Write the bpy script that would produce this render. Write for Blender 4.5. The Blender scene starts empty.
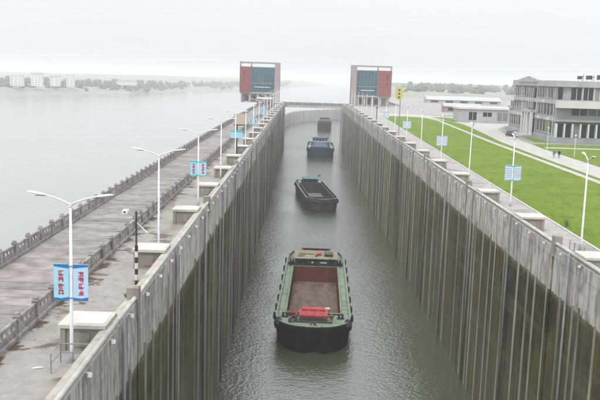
import bpy, math, random
from mathutils import Vector, Matrix, noise as mnoise

R = math.radians
PI = math.pi
random.seed(7)
sc = bpy.context.scene
col = sc.collection

# ------------------------------------------------------------------ camera
cd = bpy.data.cameras.new("camera")
cam = bpy.data.objects.new("camera", cd)
col.objects.link(cam)
cam.matrix_world = (Matrix.Translation((0, 0, 39.5)) @ Matrix.Rotation(R(-0.047), 4, 'Z')
                    @ Matrix.Rotation(R(90 - 8.857), 4, 'X') @ Matrix.Rotation(R(1.807), 4, 'Z'))
cd.sensor_width = 36
cd.lens = 47.23
cd.clip_start = 0.5
cd.clip_end = 20000
sc.camera = cam

# ------------------------------------------------------------------ world: bright, even overcast
SUN_EL, SUN_ROT = R(58), R(205)
w = bpy.data.worlds.new("World")
sc.world = w
w.use_nodes = True
nt = w.node_tree
nt.nodes.clear()
N = nt.nodes.new
wo = N('ShaderNodeOutputWorld')
bg = N('ShaderNodeBackground')
sky = N('ShaderNodeTexSky')
sky.sky_type = 'NISHITA'
sky.sun_disc = False
sky.sun_elevation = SUN_EL
sky.sun_rotation = SUN_ROT
sky.dust_density = 4.0
sky.air_density = 1.0
tc = N('ShaderNodeTexCoord')
sep = N('ShaderNodeSeparateXYZ')
nt.links.new(tc.outputs['Generated'], sep.inputs[0])
mr = N('ShaderNodeMapRange')           # an overcast dome is somewhat brighter overhead
mr.inputs['From Min'].default_value = 0.0
mr.inputs['From Max'].default_value = 1.0
mr.inputs['To Min'].default_value = 0.72
mr.inputs['To Max'].default_value = 1.60
nt.links.new(sep.outputs['Z'], mr.inputs['Value'])
cn = N('ShaderNodeTexNoise')
cn.inputs['Scale'].default_value = 2.2
cn.inputs['Detail'].default_value = 4
nt.links.new(tc.outputs['Generated'], cn.inputs['Vector'])
cm = N('ShaderNodeMapRange')
cm.inputs['To Min'].default_value = 0.94
cm.inputs['To Max'].default_value = 1.06
nt.links.new(cn.outputs['Fac'], cm.inputs['Value'])
mu = N('ShaderNodeMath'); mu.operation = 'MULTIPLY'
nt.links.new(mr.outputs[0], mu.inputs[0]); nt.links.new(cm.outputs[0], mu.inputs[1])
cloud = N('ShaderNodeVectorMath'); cloud.operation = 'SCALE'
cloud.inputs[0].default_value = (8.75, 8.95, 9.35)
nt.links.new(mu.outputs[0], cloud.inputs['Scale'])
mx = N('ShaderNodeMix'); mx.data_type = 'RGBA'
mx.inputs['Factor'].default_value = 0.9
nt.links.new(sky.outputs[0], mx.inputs['A'])
nt.links.new(cloud.outputs[0], mx.inputs['B'])
nt.links.new(mx.outputs['Result'], bg.inputs['Color'])
bg.inputs['Strength'].default_value = 0.1
nt.links.new(bg.outputs[0], wo.inputs['Surface'])

sl = bpy.data.lights.new("sun", 'SUN')
sl.energy = 1.0
sl.angle = R(18)
sl.color = (1.0, 0.97, 0.93)
so = bpy.data.objects.new("sun", sl)
col.objects.link(so)
sdir = Vector((math.sin(SUN_ROT) * math.cos(SUN_EL), math.cos(SUN_ROT) * math.cos(SUN_EL), math.sin(SUN_EL)))
so.rotation_euler = sdir.to_track_quat('Z', 'Y').to_euler()
so.location = (0, -40, 120)

sc.view_settings.view_transform = 'Standard'
sc.view_settings.look = 'None'
sc.view_settings.gamma = 1
sc.view_settings.use_curve_mapping = False
sc.view_settings.exposure = 0.50
sc.cycles.use_denoising = True
sc.cycles.max_bounces = 6
sc.cycles.volume_bounces = 4
sc.cycles.caustics_reflective = False
sc.cycles.caustics_refractive = False

HAZE = 0.00034

# ------------------------------------------------------------------ materials
M = {}


class NT:
    """small helper round a node tree"""
    def __init__(self, name):
        self.m = bpy.data.materials.new(name)
        self.m.use_nodes = True
        self.t = self.m.node_tree
        self.p = self.t.nodes['Principled BSDF']
        self.geo = None
        M[name] = self.m

    def n(self, typ, **kw):
        nd = self.t.nodes.new(typ)
        for k, v in kw.items():
            if k.startswith('i_'):
                nd.inputs[k[2:].replace('_', ' ')].default_value = v
            else:
                setattr(nd, k, v)
        return nd

    def l(self, a, b):
        self.t.links.new(a, b)

    def pos(self, scale=(1, 1, 1), obj=False):
        if obj:
            s = self.n('ShaderNodeTexCoord').outputs['Object']
        else:
            s = self.n('ShaderNodeNewGeometry').outputs['Position']
        mp = self.n('ShaderNodeMapping')
        mp.inputs['Scale'].default_value = scale
        self.l(s, mp.inputs['Vector'])
        return mp.outputs[0]

    def noise(self, scale, detail=4, rough=0.55, stretch=(1, 1, 1), obj=False, dist=0.0):
        nz = self.n('ShaderNodeTexNoise')
        nz.inputs['Scale'].default_value = scale
        nz.inputs['Detail'].default_value = detail
        nz.inputs['Roughness'].default_value = rough
        nz.inputs['Distortion'].default_value = dist
        self.l(self.pos(stretch, obj), nz.inputs['Vector'])
        return nz.outputs['Fac']

    def rng(self, fac, a, b, lo=0.0, hi=1.0):
        m = self.n('ShaderNodeMapRange')
        m.inputs['From Min'].default_value = a
        m.inputs['From Max'].default_value = b
        m.inputs['To Min'].default_value = lo
        m.inputs['To Max'].default_value = hi
        self.l(fac, m.inputs['Value'])
        return m.outputs[0]

    def mix(self, fac, a, b):
        m = self.n('ShaderNodeMix', data_type='RGBA')
        for s, v in (('A', a), ('B', b)):
            if isinstance(v, tuple):
                m.inputs[s].default_value = (*v, 1) if len(v) == 3 else v
            else:
                self.l(v, m.inputs[s])
        if isinstance(fac, (int, float)):
            m.inputs['Factor'].default_value = fac
        else:
            self.l(fac, m.inputs['Factor'])
        return m.outputs['Result']

    def math(self, op, a, b):
        m = self.n('ShaderNodeMath', operation=op)
        for i, v in enumerate((a, b)):
            if isinstance(v, (int, float)):
                m.inputs[i].default_value = v
            else:
                self.l(v, m.inputs[i])
        return m.outputs[0]

    def objrand(self, lo, hi):
        return self.rng(self.n('ShaderNodeObjectInfo').outputs['Random'], 0, 1, lo, hi)

    def bright(self, colr, fac):
        h = self.n('ShaderNodeHueSaturation')
        self.l(colr, h.inputs['Color'])
        self.l(fac, h.inputs['Value'])
        return h.outputs[0]

    def color(self, c):
        if isinstance(c, tuple):
            self.p.inputs['Base Color'].default_value = (*c, 1)
        else:
            self.l(c, self.p.inputs['Base Color'])

    def rough(self, v):
        if isinstance(v, (int, float)):
            self.p.inputs['Roughness'].default_value = v
        else:
            self.l(v, self.p.inputs['Roughness'])

    def bump(self, h, strength=0.3, dist=0.02):
        b = self.n('ShaderNodeBump')
        b.inputs['Strength'].default_value = strength
        b.inputs['Distance'].default_value = dist
        self.l(h, b.inputs['Height'])
        self.l(b.outputs[0], self.p.inputs['Normal'])

    def metal(self, v):
        self.p.inputs['Metallic'].default_value = v

    def spec(self, v):
        self.p.inputs['Specular IOR Level'].default_value = v


def simple(name, c1, c2=None, scale=1.5, rough=0.7, metal=0.0, bump=0.15, rand=0.0, obj=False, stretch=(1, 1, 1), lo=0.35, hi=0.7):
    t = NT(name)
    c2 = c2 or tuple(x * 0.72 for x in c1)
    f = t.noise(scale, 5, 0.6, stretch, obj)
    c = t.mix(t.rng(f, lo, hi), c1, c2)
    if rand:
        c = t.bright(c, t.objrand(1 - rand, 1 + rand))
    t.color(c)
    t.rough(rough)
    t.metal(metal)
    if bump:
        t.bump(t.noise(scale * 6, 4, 0.6, stretch, obj), bump, 0.02)
    return t.m


# --- lock wall: bleached concrete above the high-water line, wet weed-stained concrete below it
t = NT('lock_concrete')
sx = t.n('ShaderNodeSeparateXYZ')
t.l(t.n('ShaderNodeNewGeometry').outputs['Position'], sx.inputs[0])
z = sx.outputs['Z']
edge = t.noise(1.2, 5, 0.7, (1, 1, 0.5))
zz = t.math('ADD', z, t.math('ADD', t.rng(edge, 0.3, 0.7, -0.15, 0.15), t.rng(t.noise(5.0, 4, 0.7, (1, 1, 0.02)), 0.55, 0.75, 0.0, 0.8)))
streak = t.noise(1.6, 6, 0.65, (1, 1, 0.045))
streak2 = t.noise(0.55, 4, 0.6, (1, 1, 0.06))
blot = t.noise(0.35, 5, 0.6)
dry = t.mix(t.rng(streak, 0.46, 0.66), (0.64, 0.60, 0.54), (0.26, 0.24, 0.215))
fine = t.noise(4.5, 5, 0.7, (1, 1, 0.05))
dry = t.mix(t.math('MULTIPLY', t.rng(fine, 0.52, 0.64), 0.75), dry, (0.085, 0.08, 0.075))
dry = t.mix(t.rng(blot, 0.5, 0.72), dry, (0.33, 0.31, 0.30))
dry = t.mix(t.math('MULTIPLY', t.rng(t.noise(1.3, 6, 0.7, (1, 1, 0.45)), 0.50, 0.60), 0.7), dry, (0.20, 0.18, 0.165))
dry = t.mix(t.rng(t.noise(0.8, 3, 0.5, (1, 1, 0.1)), 0.60, 0.74), dry, (0.27, 0.22, 0.16))
dark = t.mix(t.rng(streak, 0.40, 0.68), (0.011, 0.008, 0.003), (0.055, 0.042, 0.017))
lite = t.mix(t.rng(streak, 0.36, 0.62), (0.060, 0.050, 0.024), (0.165, 0.145, 0.090))
wet = t.mix(t.rng(t.noise(0.035, 3, 0.5, (1, 1, 0.6)), 0.50, 0.66), dark, lite)
wet = t.mix(t.rng(streak2, 0.53, 0.66), wet, (0.105, 0.092, 0.012))
grey = t.mix(t.rng(streak, 0.38, 0.62), (0.085, 0.070, 0.040), (0.20, 0.175, 0.12))
wet = t.mix(t.math('MULTIPLY', t.rng(t.math('ADD', zz, t.rng(t.noise(0.3, 4, 0.6, (1, 1, 0.3)), 0.3, 0.7, -3.5, 3.5)), 17.5, 6.0), 0.55), wet, grey)
wet = t.mix(t.math('MULTIPLY', t.rng(t.noise(0.22, 5, 0.65, (1, 1, 0.5)), 0.52, 0.64), 0.4), wet, (0.13, 0.115, 0.08))
mott = t.noise(1.1, 7, 0.75, (1, 1, 0.35))
wet = t.mix(t.math('MULTIPLY', t.rng(mott, 0.53, 0.63), 0.65), wet, (0.135, 0.118, 0.075))
wet = t.mix(t.math('MULTIPLY', t.rng(t.noise(0.33, 6, 0.7, (1, 1, 0.3)), 0.55, 0.66), 0.8), wet, (0.115, 0.105, 0.014))
rings = t.noise(0.9, 5, 0.7, (0.03, 0.03, 1.0))
wet = t.mix(t.math('MULTIPLY', t.rng(rings, 0.54, 0.60), 0.35), wet, (0.16, 0.145, 0.11))
algae = t.mix(t.rng(streak, 0.4, 0.6), (0.13, 0.125, 0.05), (0.20, 0.18, 0.10))
band = t.math('MULTIPLY', t.rng(zz, 20.9, 21.4), 0.8)
wet = t.mix(band, wet, algae)
dry = t.bright(dry, t.objrand(0.80, 1.08))
lift = t.math('FRACT', t.math('DIVIDE', t.math('ADD', z, t.rng(t.noise(0.6, 3, 0.5), 0.3, 0.7, -0.04, 0.04)), 3.05), 0)    # pour lifts in the concrete
seam = t.math('MULTIPLY', t.rng(lift, 0.022, 0.012), 0.55)
dry = t.mix(seam, dry, (0.10, 0.09, 0.08))
wet = t.mix(seam, wet, (0.012, 0.010, 0.006))
t.color(t.mix(t.rng(zz, 21.44, 21.56), wet, dry))
t.rough(t.rng(zz, 21.3, 21.7, 0.55, 0.85))
t.bump(t.noise(3.0, 6, 0.65), 0.35, 0.05)

# --- guard strips running down the wall
t = NT('guard_strip')
f = t.noise(1.2, 5, 0.65, (1, 1, 0.12))
sx = t.n('ShaderNodeSeparateXYZ')
t.l(t.n('ShaderNodeNewGeometry').outputs['Position'], sx.inputs[0])
c = t.mix(t.rng(f, 0.35, 0.7), (0.40, 0.375, 0.325), (0.22, 0.20, 0.15))
c = t.mix(t.rng(t.noise(0.3, 3, 0.5, (1, 1, 0.3)), 0.5, 0.75), c, (0.17, 0.165, 0.10))
t.color(t.bright(c, t.objrand(0.6, 1.15)))
t.rough(0.65)

simple('pipe_grey', (0.22, 0.235, 0.25), (0.15, 0.15, 0.15), 1.0, 0.6, 0.1, rand=0.35)
simple('rail_pale', (0.52, 0.51, 0.49), (0.36, 0.35, 0.31), 0.7, 0.7, rand=0.06)
simple('coping', (0.42, 0.385, 0.34), (0.26, 0.235, 0.16), 0.9, 0.8, rand=0.06, lo=0.45, hi=0.72)
simple('white_slab', (0.54, 0.505, 0.45), (0.33, 0.30, 0.25), 0.8, 0.8, rand=0.05, lo=0.5, hi=0.8)
simple('white_plate', (0.64, 0.64, 0.64), (0.50, 0.49, 0.47), 0.6, 0.6, rand=0.03)
simple('box_concrete', (0.34, 0.31, 0.275), (0.20, 0.175, 0.15), 0.9, 0.85, rand=0.08, stretch=(1, 1, 0.25))
simple('white_metal', (0.80, 0.81, 0.82), (0.68, 0.69, 0.70), 2.0, 0.4, 0.0, bump=0)
simple('steel_grey', (0.32, 0.33, 0.34), (0.22, 0.22, 0.22), 2.0, 0.5, 0.3, bump=0)
simple('dark_metal', (0.045, 0.048, 0.05), (0.08, 0.075, 0.07), 2.0, 0.55, 0.2, bump=0)
simple('lens', (0.10, 0.10, 0.11), (0.06, 0.06, 0.07), 4, 0.2, bump=0)
simple('stripe_white', (0.75, 0.75, 0.72), (0.6, 0.58, 0.54), 3, 0.6, bump=0)
simple('stripe_black', (0.03, 0.03, 0.03), (0.06, 0.06, 0.06), 3, 0.6, bump=0)
simple('stone', (0.37, 0.34, 0.325), (0.18, 0.16, 0.15), 1.3, 0.9, rand=0.09, bump=0.3, lo=0.4, hi=0.68)
simple('paver', (0.315, 0.285, 0.265), (0.165, 0.145, 0.133), 0.7, 0.85, rand=0.17, bump=0.25)
simple('paver_bed', (0.16, 0.15, 0.14), None, 1.0, 0.95)
simple('sign_blue', (0.02, 0.16, 0.42), (0.025, 0.20, 0.46), 2, 0.5, bump=0)
simple('sign_sky', (0.16, 0.42, 0.66), (0.20, 0.46, 0.68), 2, 0.5, bump=0)
simple('sign_teal', (0.06, 0.48, 0.50), (0.07, 0.52, 0.55), 2, 0.5, bump=0)
simple('sign_pale', (0.32, 0.62, 0.76), (0.42, 0.70, 0.80), 0.8, 0.5, bump=0)
simple('sign_white', (0.50, 0.68, 0.82), (0.42, 0.62, 0.80), 0.8, 0.5, bump=0)
simple('sign_text', (0.66, 0.74, 0.80), (0.58, 0.68, 0.78), 0.8, 0.5, bump=0)
simple('sign_red', (0.50, 0.02, 0.05), None, 2, 0.5, bump=0)
simple('sign_ink', (0.10, 0.18, 0.38), None, 2, 0.5, bump=0)
simple('beige_board', (0.58, 0.49, 0.40), (0.50, 0.42, 0.34), 1.5, 0.7, bump=0)
simple('yellow_board', (0.62, 0.56, 0.16), (0.55, 0.50, 0.16), 1.5, 0.6, bump=0)

# --- deck concrete beside the wall: pale, with damp brown stains
t = NT('deck_concrete')
b1 = t.noise(0.30, 6, 0.62, dist=0.4)
b2 = t.noise(1.7, 6, 0.65)
c = t.mix(t.rng(b2, 0.35, 0.7), (0.335, 0.312, 0.288), (0.25, 0.230, 0.208))
c = t.mix(t.rng(t.noise(0.16, 4, 0.55, (1.8, 0.6, 1)), 0.53, 0.66), c, (0.20, 0.17, 0.14))
c = t.mix(t.rng(b1, 0.575, 0.655), c, (0.10, 0.072, 0.048))
sx = t.n('ShaderNodeSeparateXYZ')
t.l(t.n('ShaderNodeNewGeometry').outputs['Position'], sx.inputs[0])
foot = t.math('ADD', sx.outputs['X'], t.rng(t.noise(0.45, 5, 0.65), 0.35, 0.75, 1.2, -2.6))   # silt washed up along the balustrade foot
c = t.mix(t.rng(foot, -15.35, -15.85), c, (0.075, 0.052, 0.034))
t.color(c)
t.rough(t.rng(b1, 0.5, 0.7, 0.85, 0.6))
t.bump(t.noise(5, 5, 0.6), 0.2, 0.02)

t = NT('right_deck')
c = t.mix(t.rng(t.noise(0.8, 6, 0.62), 0.35, 0.7), (0.39, 0.365, 0.345), (0.28, 0.26, 0.245))
c = t.mix(t.rng(t.noise(0.2, 4, 0.55), 0.56, 0.7), c, (0.23, 0.21, 0.19))
t.color(c)
t.rough(0.85)
t.bump(t.noise(5, 5, 0.6), 0.2, 0.02)

# --- lawn
t = NT('grass')
a = t.noise(0.13, 7, 0.7)
b = t.noise(1.7, 9, 0.85)
c = t.mix(t.rng(a, 0.35, 0.68), (0.145, 0.225, 0.024), (0.22, 0.275, 0.046))
c = t.mix(t.rng(b, 0.42, 0.68), c, (0.070, 0.130, 0.012))
c = t.mix(t.rng(t.noise(0.35, 5, 0.65), 0.60, 0.75), c, (0.19, 0.21, 0.055))
c = t.mix(t.math('MULTIPLY', t.rng(t.noise(0.55, 7, 0.75, (1.0, 0.5, 1)), 0.52, 0.62), 0.75), c, (0.095, 0.135, 0.014))
c = t.mix(t.math('MULTIPLY', t.rng(t.noise(0.9, 8, 0.8), 0.57, 0.66), 0.8), c, (0.225, 0.235, 0.06))
t.color(c)
t.rough(0.95)
t.spec(0.1)
t.bump(t.noise(7, 6, 0.7), 0.8, 0.1)

simple('road_concrete', (0.47, 0.46, 0.435), (0.35, 0.34, 0.315), 0.5, 0.9)
simple('kerb', (0.60, 0.59, 0.56), (0.46, 0.45, 0.42), 1.0, 0.85, rand=0.06)
simple('far_ground', (0.27, 0.29, 0.25), (0.19, 0.22, 0.18), 0.03, 0.95, bump=0)
simple('bank_ground', (0.30, 0.31, 0.26), (0.20, 0.22, 0.15), 0.03, 0.95, bump=0)
simple('foliage_far', (0.085, 0.115, 0.08), (0.12, 0.135, 0.10), 0.05, 0.95, bump=0)  # lightened and greyed, distance haze mixed into the leaf colour
simple('foliage', (0.04, 0.09, 0.018), (0.08, 0.13, 0.03), 3, 0.8, bump=0)

# --- water
def water(name, c1, c2, ior, s1, strength, dist, rough):
    t = NT(name)
    c = t.mix(t.rng(t.noise(0.02, 4, 0.5), 0.35, 0.65), c1, c2)
    t.color(c)
    t.rough(rough)
    t.p.inputs['IOR'].default_value = ior
    a = t.noise(s1, 3, 0.55, (0.75, 1.0, 1.0), dist=0.3)
    b = t.noise(s1 * 0.3, 3, 0.6, (0.8, 1.0, 1.0))
    cgust = t.noise(0.035, 3, 0.5)
    h = t.math('ADD', a, t.math('MULTIPLY', b, 1.1))
    h = t.math('MULTIPLY', h, t.rng(cgust, 0.35, 0.65, 0.55, 1.2))
    t.bump(h, strength, dist)
    return t.m


water('chamber_water', (0.060, 0.075, 0.042), (0.073, 0.088, 0.054), 2.5, 2.6, 1.0, 0.095, 0.03)
water('river_water', (0.25, 0.255, 0.235), (0.27, 0.275, 0.255), 1.45, 0.9, 0.6, 0.08, 0.12)

# --- boats
t = NT('hull_black')
c = t.mix(t.rng(t.noise(0.8, 5, 0.6), 0.45, 0.8), (0.007, 0.007, 0.008), (0.024, 0.020, 0.017))
c = t.mix(t.math('MULTIPLY', t.rng(t.noise(1.4, 6, 0.7, (1, 1, 0.12)), 0.58, 0.70), 0.8), c, (0.055, 0.028, 0.016))
c = t.mix(t.math('MULTIPLY', t.rng(t.noise(2.2, 6, 0.75, (0.35, 0.35, 1.6)), 0.62, 0.68), 0.6), c, (0.10, 0.10, 0.10))
t.color(c)
t.rough(0.6)
t.spec(0.3)
t.bump(t.noise(0.9, 4, 0.6), 0.4, 0.06)
simple('deck_mint', (0.20, 0.275, 0.185), (0.06, 0.075, 0.05), 0.9, 0.6, lo=0.45, hi=0.75)
simple('rust_red', (0.17, 0.032, 0.027), (0.075, 0.030, 0.022), 0.8, 0.7, lo=0.4, hi=0.7)
simple('bright_red', (0.42, 0.035, 0.04), (0.20, 0.03, 0.028), 1.5, 0.5, lo=0.5, hi=0.8)
simple('dark_green', (0.02, 0.045, 0.03), (0.035, 0.045, 0.035), 1.5, 0.5)
simple('cream', (0.29, 0.265, 0.17), (0.09, 0.08, 0.05), 1.2, 0.7, lo=0.45, hi=0.75)
simple('grey_roof', (0.20, 0.20, 0.21), (0.14, 0.14, 0.14), 1.0, 0.7)
simple('rubber', (0.014, 0.014, 0.014), (0.03, 0.03, 0.03), 3, 0.85)
simple('hull_grey', (0.055, 0.055, 0.055), (0.085, 0.075, 0.065), 0.7, 0.6, lo=0.4, hi=0.75)
simple('rim_worn', (0.36, 0.34, 0.32), (0.10, 0.09, 0.085), 0.9, 0.7, lo=0.42, hi=0.6)
simple('hold_dark', (0.035, 0.034, 0.036), (0.06, 0.055, 0.055), 0.8, 0.8)
simple('hold_dust', (0.22, 0.20, 0.20), (0.12, 0.11, 0.11), 0.6, 0.85)
simple('teal_paint', (0.03, 0.15, 0.17), (0.025, 0.11, 0.13), 1.5, 0.5)
simple('navy_paint', (0.02, 0.035, 0.07), (0.03, 0.045, 0.075), 0.8, 0.5)
simple('blue_tarp', (0.03, 0.07, 0.14), (0.05, 0.10, 0.17), 0.5, 0.6, bump=0.6)
simple('boat_white', (0.60, 0.62, 0.64), (0.46, 0.47, 0.48), 1.5, 0.6)
t = NT('hold_floor')
a = t.noise(0.45, 5, 0.6)
pud = t.noise(0.38, 4, 0.6, (1.2, 0.6, 1), dist=0.6)
c = t.mix(t.rng(a, 0.35, 0.7), (0.19, 0.125, 0.095), (0.085, 0.05, 0.036))
c = t.mix(t.rng(t.noise(1.5, 5, 0.7, (0.7, 0.12, 1)), 0.5, 0.62), c, (0.075, 0.05, 0.04))
c = t.mix(t.rng(pud, 0.60, 0.66), c, (0.13, 0.10, 0.085))
t.color(c)
t.rough(t.rng(pud, 0.60, 0.66, 0.75, 0.15))
t.bump(t.noise(1.2, 5, 0.6), 0.3, 0.05)

# --- buildings
simple('facade_grey', (0.36, 0.37, 0.38), (0.27, 0.28, 0.29), 0.25, 0.85)
simple('facade_pale', (0.45, 0.45, 0.45), (0.36, 0.36, 0.36), 0.3, 0.85)
simple('facade_white', (0.68, 0.68, 0.67), (0.58, 0.58, 0.56), 0.3, 0.8)
simple('frame_grey', (0.40, 0.33, 0.32), None, 1, 0.6, bump=0)
simple('roof_pale', (0.50, 0.51, 0.52), (0.40, 0.41, 0.42), 0.2, 0.8)
t = NT('window_glass')
t.color(t.mix(t.objrand(-3.2, 1.0), (0.018, 0.024, 0.030), (0.26, 0.26, 0.25)))
t.rough(0.08)
t = NT('curtain_glass')
t.color(t.mix(t.rng(t.noise(0.12, 3, 0.5), 0.4, 0.6), (0.025, 0.095, 0.125), (0.05, 0.15, 0.18)))
t.rough(0.12)
simple('panel_red', (0.30, 0.075, 0.072), (0.23, 0.06, 0.058), 0.2, 0.6, bump=0)
simple('brick_pink', (0.40, 0.29, 0.27), (0.30, 0.22, 0.21), 0.3, 0.85)
simple('far_white', (0.78, 0.78, 0.76), (0.66, 0.66, 0.64), 0.05, 0.85, bump=0)
simple('far_grey', (0.45, 0.46, 0.47), (0.36, 0.37, 0.38), 0.05, 0.85, bump=0)
simple('guide_concrete', (0.58, 0.58, 0.56), (0.46, 0.46, 0.44), 0.1, 0.85, stretch=(1, 1, 0.2))
# --- vehicles and people
simple('paint_dark', (0.09, 0.04, 0.05), None, 1, 0.25, bump=0)
simple('paint_white', (0.75, 0.75, 0.75), None, 1, 0.25, bump=0)
simple('paint_silver', (0.45, 0.46, 0.48), None, 1, 0.3, bump=0)
simple('paint_blue', (0.05, 0.10, 0.22), None, 1, 0.3, bump=0)
simple('tyre', (0.02, 0.02, 0.02), None, 4, 0.9, bump=0)
simple('skin', (0.45, 0.28, 0.20), None, 4, 0.6, bump=0)
simple('cloth_black', (0.02, 0.02, 0.025), None, 4, 0.9, bump=0)
simple('cloth_blue', (0.12, 0.17, 0.26), None, 4, 0.9, bump=0)
simple('hair', (0.015, 0.012, 0.01), None, 6, 0.7, bump=0)


# ------------------------------------------------------------------ mesh helpers
class MB:
    def __init__(self):
        self.v, self.f, self.mi = [], [], []

    def add(self, vs, fs):
        o = len(self.v)
        self.v += [tuple(p) for p in vs]
        self.f += [tuple(i + o for i in f) for f in fs]
        return self

    def box(self, x0, x1, y0, y1, z0, z1):
        vs = [(x, y, z) for z in (z0, z1) for y in (y0, y1) for x in (x0, x1)]
        return self.add(vs, [(0, 2, 3, 1), (4, 5, 7, 6), (0, 1, 5, 4), (2, 6, 7, 3), (0, 4, 6, 2), (1, 3, 7, 5)])

    def bbox(self, x0, x1, y0, y1, z0, z1, b=0.02):
        """box with chamfered upper edges"""
        vs = [(x0, y0, z0), (x1, y0, z0), (x1, y1, z0), (x0, y1, z0),
              (x0, y0, z1 - b), (x1, y0, z1 - b), (x1, y1, z1 - b), (x0, y1, z1 - b),
              (x0 + b, y0 + b, z1), (x1 - b, y0 + b, z1), (x1 - b, y1 - b, z1), (x0 + b, y1 - b, z1)]
        fs = [(3, 2, 1, 0), (8, 9, 10, 11)]
        for i in range(4):
            j = (i + 1) % 4
            fs += [(i, j, 4 + j, 4 + i), (4 + i, 4 + j, 8 + j, 8 + i)]
        return self.add(vs, fs)

    def prism(self, pts, z0, z1):
        n = len(pts)
        vs = [(x, y, z0) for x, y in pts] + [(x, y, z1) for x, y in pts]
        fs = [tuple(range(n - 1, -1, -1)), tuple(range(n, 2 * n))]
        fs += [(i, (i + 1) % n, n + (i + 1) % n, n + i) for i in range(n)]
        return self.add(vs, fs)

    def prism_y(self, pts, y0, y1):
        """profile of (x, z) points extruded along y"""
        n = len(pts)
        vs = [(x, y0, z_) for x, z_ in pts] + [(x, y1, z_) for x, z_ in pts]
        fs = [tuple(range(n)), tuple(range(2 * n - 1, n - 1, -1))]
        fs += [((i + 1) % n, i, n + i, n + (i + 1) % n) for i in range(n)]
        return self.add(vs, fs)

    def prism_x(self, pts, x0, x1):
        n = len(pts)
        vs = [(x0, y, z_) for y, z_ in pts] + [(x1, y, z_) for y, z_ in pts]
        fs = [tuple(range(n - 1, -1, -1)), tuple(range(n, 2 * n))]
        fs += [(i, (i + 1) % n, n + (i + 1) % n, n + i) for i in range(n)]
        return self.add(vs, fs)

    def tube(self, pts, r, n=8, cap=True):
        pts = [Vector(p) for p in pts]
        rs = r if isinstance(r, (list, tuple)) else [r] * len(pts)
        o = len(self.v)
        for i, p in enumerate(pts):
            a = pts[max(i - 1, 0)]
            b = pts[min(i + 1, len(pts) - 1)]
            d = (b - a).normalized()
            up = Vector((0, 0, 1)) if abs(d.z) < 0.9 else Vector((0, 1, 0))
            s = d.cross(up).normalized()
            u = s.cross(d).normalized()
            for k in range(n):
                an = 2 * PI * k / n
                self.v.append(tuple(p + (s * math.cos(an) + u * math.sin(an)) * rs[i]))
        for i in range(len(pts) - 1):
            for k in range(n):
                q = (k + 1) % n
                self.f.append((o + i * n + k, o + i * n + q, o + (i + 1) * n + q, o + (i + 1) * n + k))
        if cap:
            self.f.append(tuple(o + k for k in range(n - 1, -1, -1)))
            e = o + (len(pts) - 1) * n
            self.f.append(tuple(e + k for k in range(n)))
        return self

    def torus(self, c, R0, r, axis='x', n=14, m=7):
        o = len(self.v)
        for i in range(n):
            a = 2 * PI * i / n
            for j in range(m):
                b = 2 * PI * j / m
                q = R0 + r * math.cos(b)
                p = (q * math.cos(a), q * math.sin(a), r * math.sin(b))
                if axis == 'x':
                    p = (p[2], p[0], p[1])
                elif axis == 'y':
                    p = (p[0], p[2], p[1])
                self.v.append((c[0] + p[0], c[1] + p[1], c[2] + p[2]))
        for i in range(n):
            for j in range(m):
                i2, j2 = (i + 1) % n, (j + 1) % m
                self.f.append((o + i * m + j, o + i2 * m + j, o + i2 * m + j2, o + i * m + j2))
        return self

    def blob(self, c, rx, ry, rz, seed=0, n=7, m=10, amp=0.25):
        o = len(self.v)
        for i in range(n + 1):
            th = PI * i / n
            for k in range(m):
                ph = 2 * PI * k / m
                d = Vector((math.sin(th) * math.cos(ph), math.sin(th) * math.sin(ph), math.cos(th)))
                s = 1 + amp * mnoise.noise(d * 2.2 + Vector((seed * 3.7, seed * 1.3, seed)))
                self.v.append((c[0] + d.x * rx * s, c[1] + d.y * ry * s, c[2] + d.z * rz * s))
        for i in range(n):
            for k in range(m):
                q = (k + 1) % m
                self.f.append((o + i * m + k, o + (i + 1) * m + k, o + (i + 1) * m + q, o + i * m + q))
        return self

    def mesh(self, name, mat, smooth=False):
        me = bpy.data.meshes.new(name)
        me.from_pydata(self.v, [], self.f)
        me.materials.append(M[mat])
        if smooth:
            for p in me.polygons:
                p.use_smooth = True
        me.update()
        return me

    def build(self, name, mat, parent=None, loc=None, smooth=False):
        return put(self.mesh(name, mat, smooth), name, parent, loc)


def put(me, name, parent=None, loc=None, rz=0):
    o = bpy.data.objects.new(name, me)
    col.objects.link(o)
    if parent is not None:
        o.parent = parent
    if loc is not None:
        o.location = loc
    if rz:
        o.rotation_euler.z = rz
    return o


def tag(o, label=None, cat=None, group=None, kind=None):
    if label: o['label'] = label
    if cat: o['category'] = cat
    if group: o['group'] = group
    if kind: o['kind'] = kind
    return o


def empty(name, loc=(0, 0, 0), rz=0, label=None, cat=None, group=None):
    o = bpy.data.objects.new(name, None)
    o.empty_display_size = 0.5
    col.objects.link(o)
    o.location = loc
    o.rotation_euler.z = rz
    return tag(o, label, cat, group)


def copy_tree(o, parent=None):
    c = o.copy()
    col.objects.link(c)
    c.parent = parent
    for ch in list(o.children):
        copy_tree(ch, c)
    return c


ORD = ['nearest', 'second', 'third', 'fourth', 'fifth', 'sixth', 'seventh', 'eighth', 'ninth', 'tenth', 'eleventh',
       'twelfth', 'thirteenth', 'fourteenth', 'fifteenth', 'sixteenth', 'seventeenth', 'eighteenth', 'nineteenth',
       'twentieth', 'twenty-first', 'twenty-second', 'twenty-third']

DZ = 24.4            # deck level
XL, XR = -9.8, 22.58   # faces of the lock walls
YEND = 440.0

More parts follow.
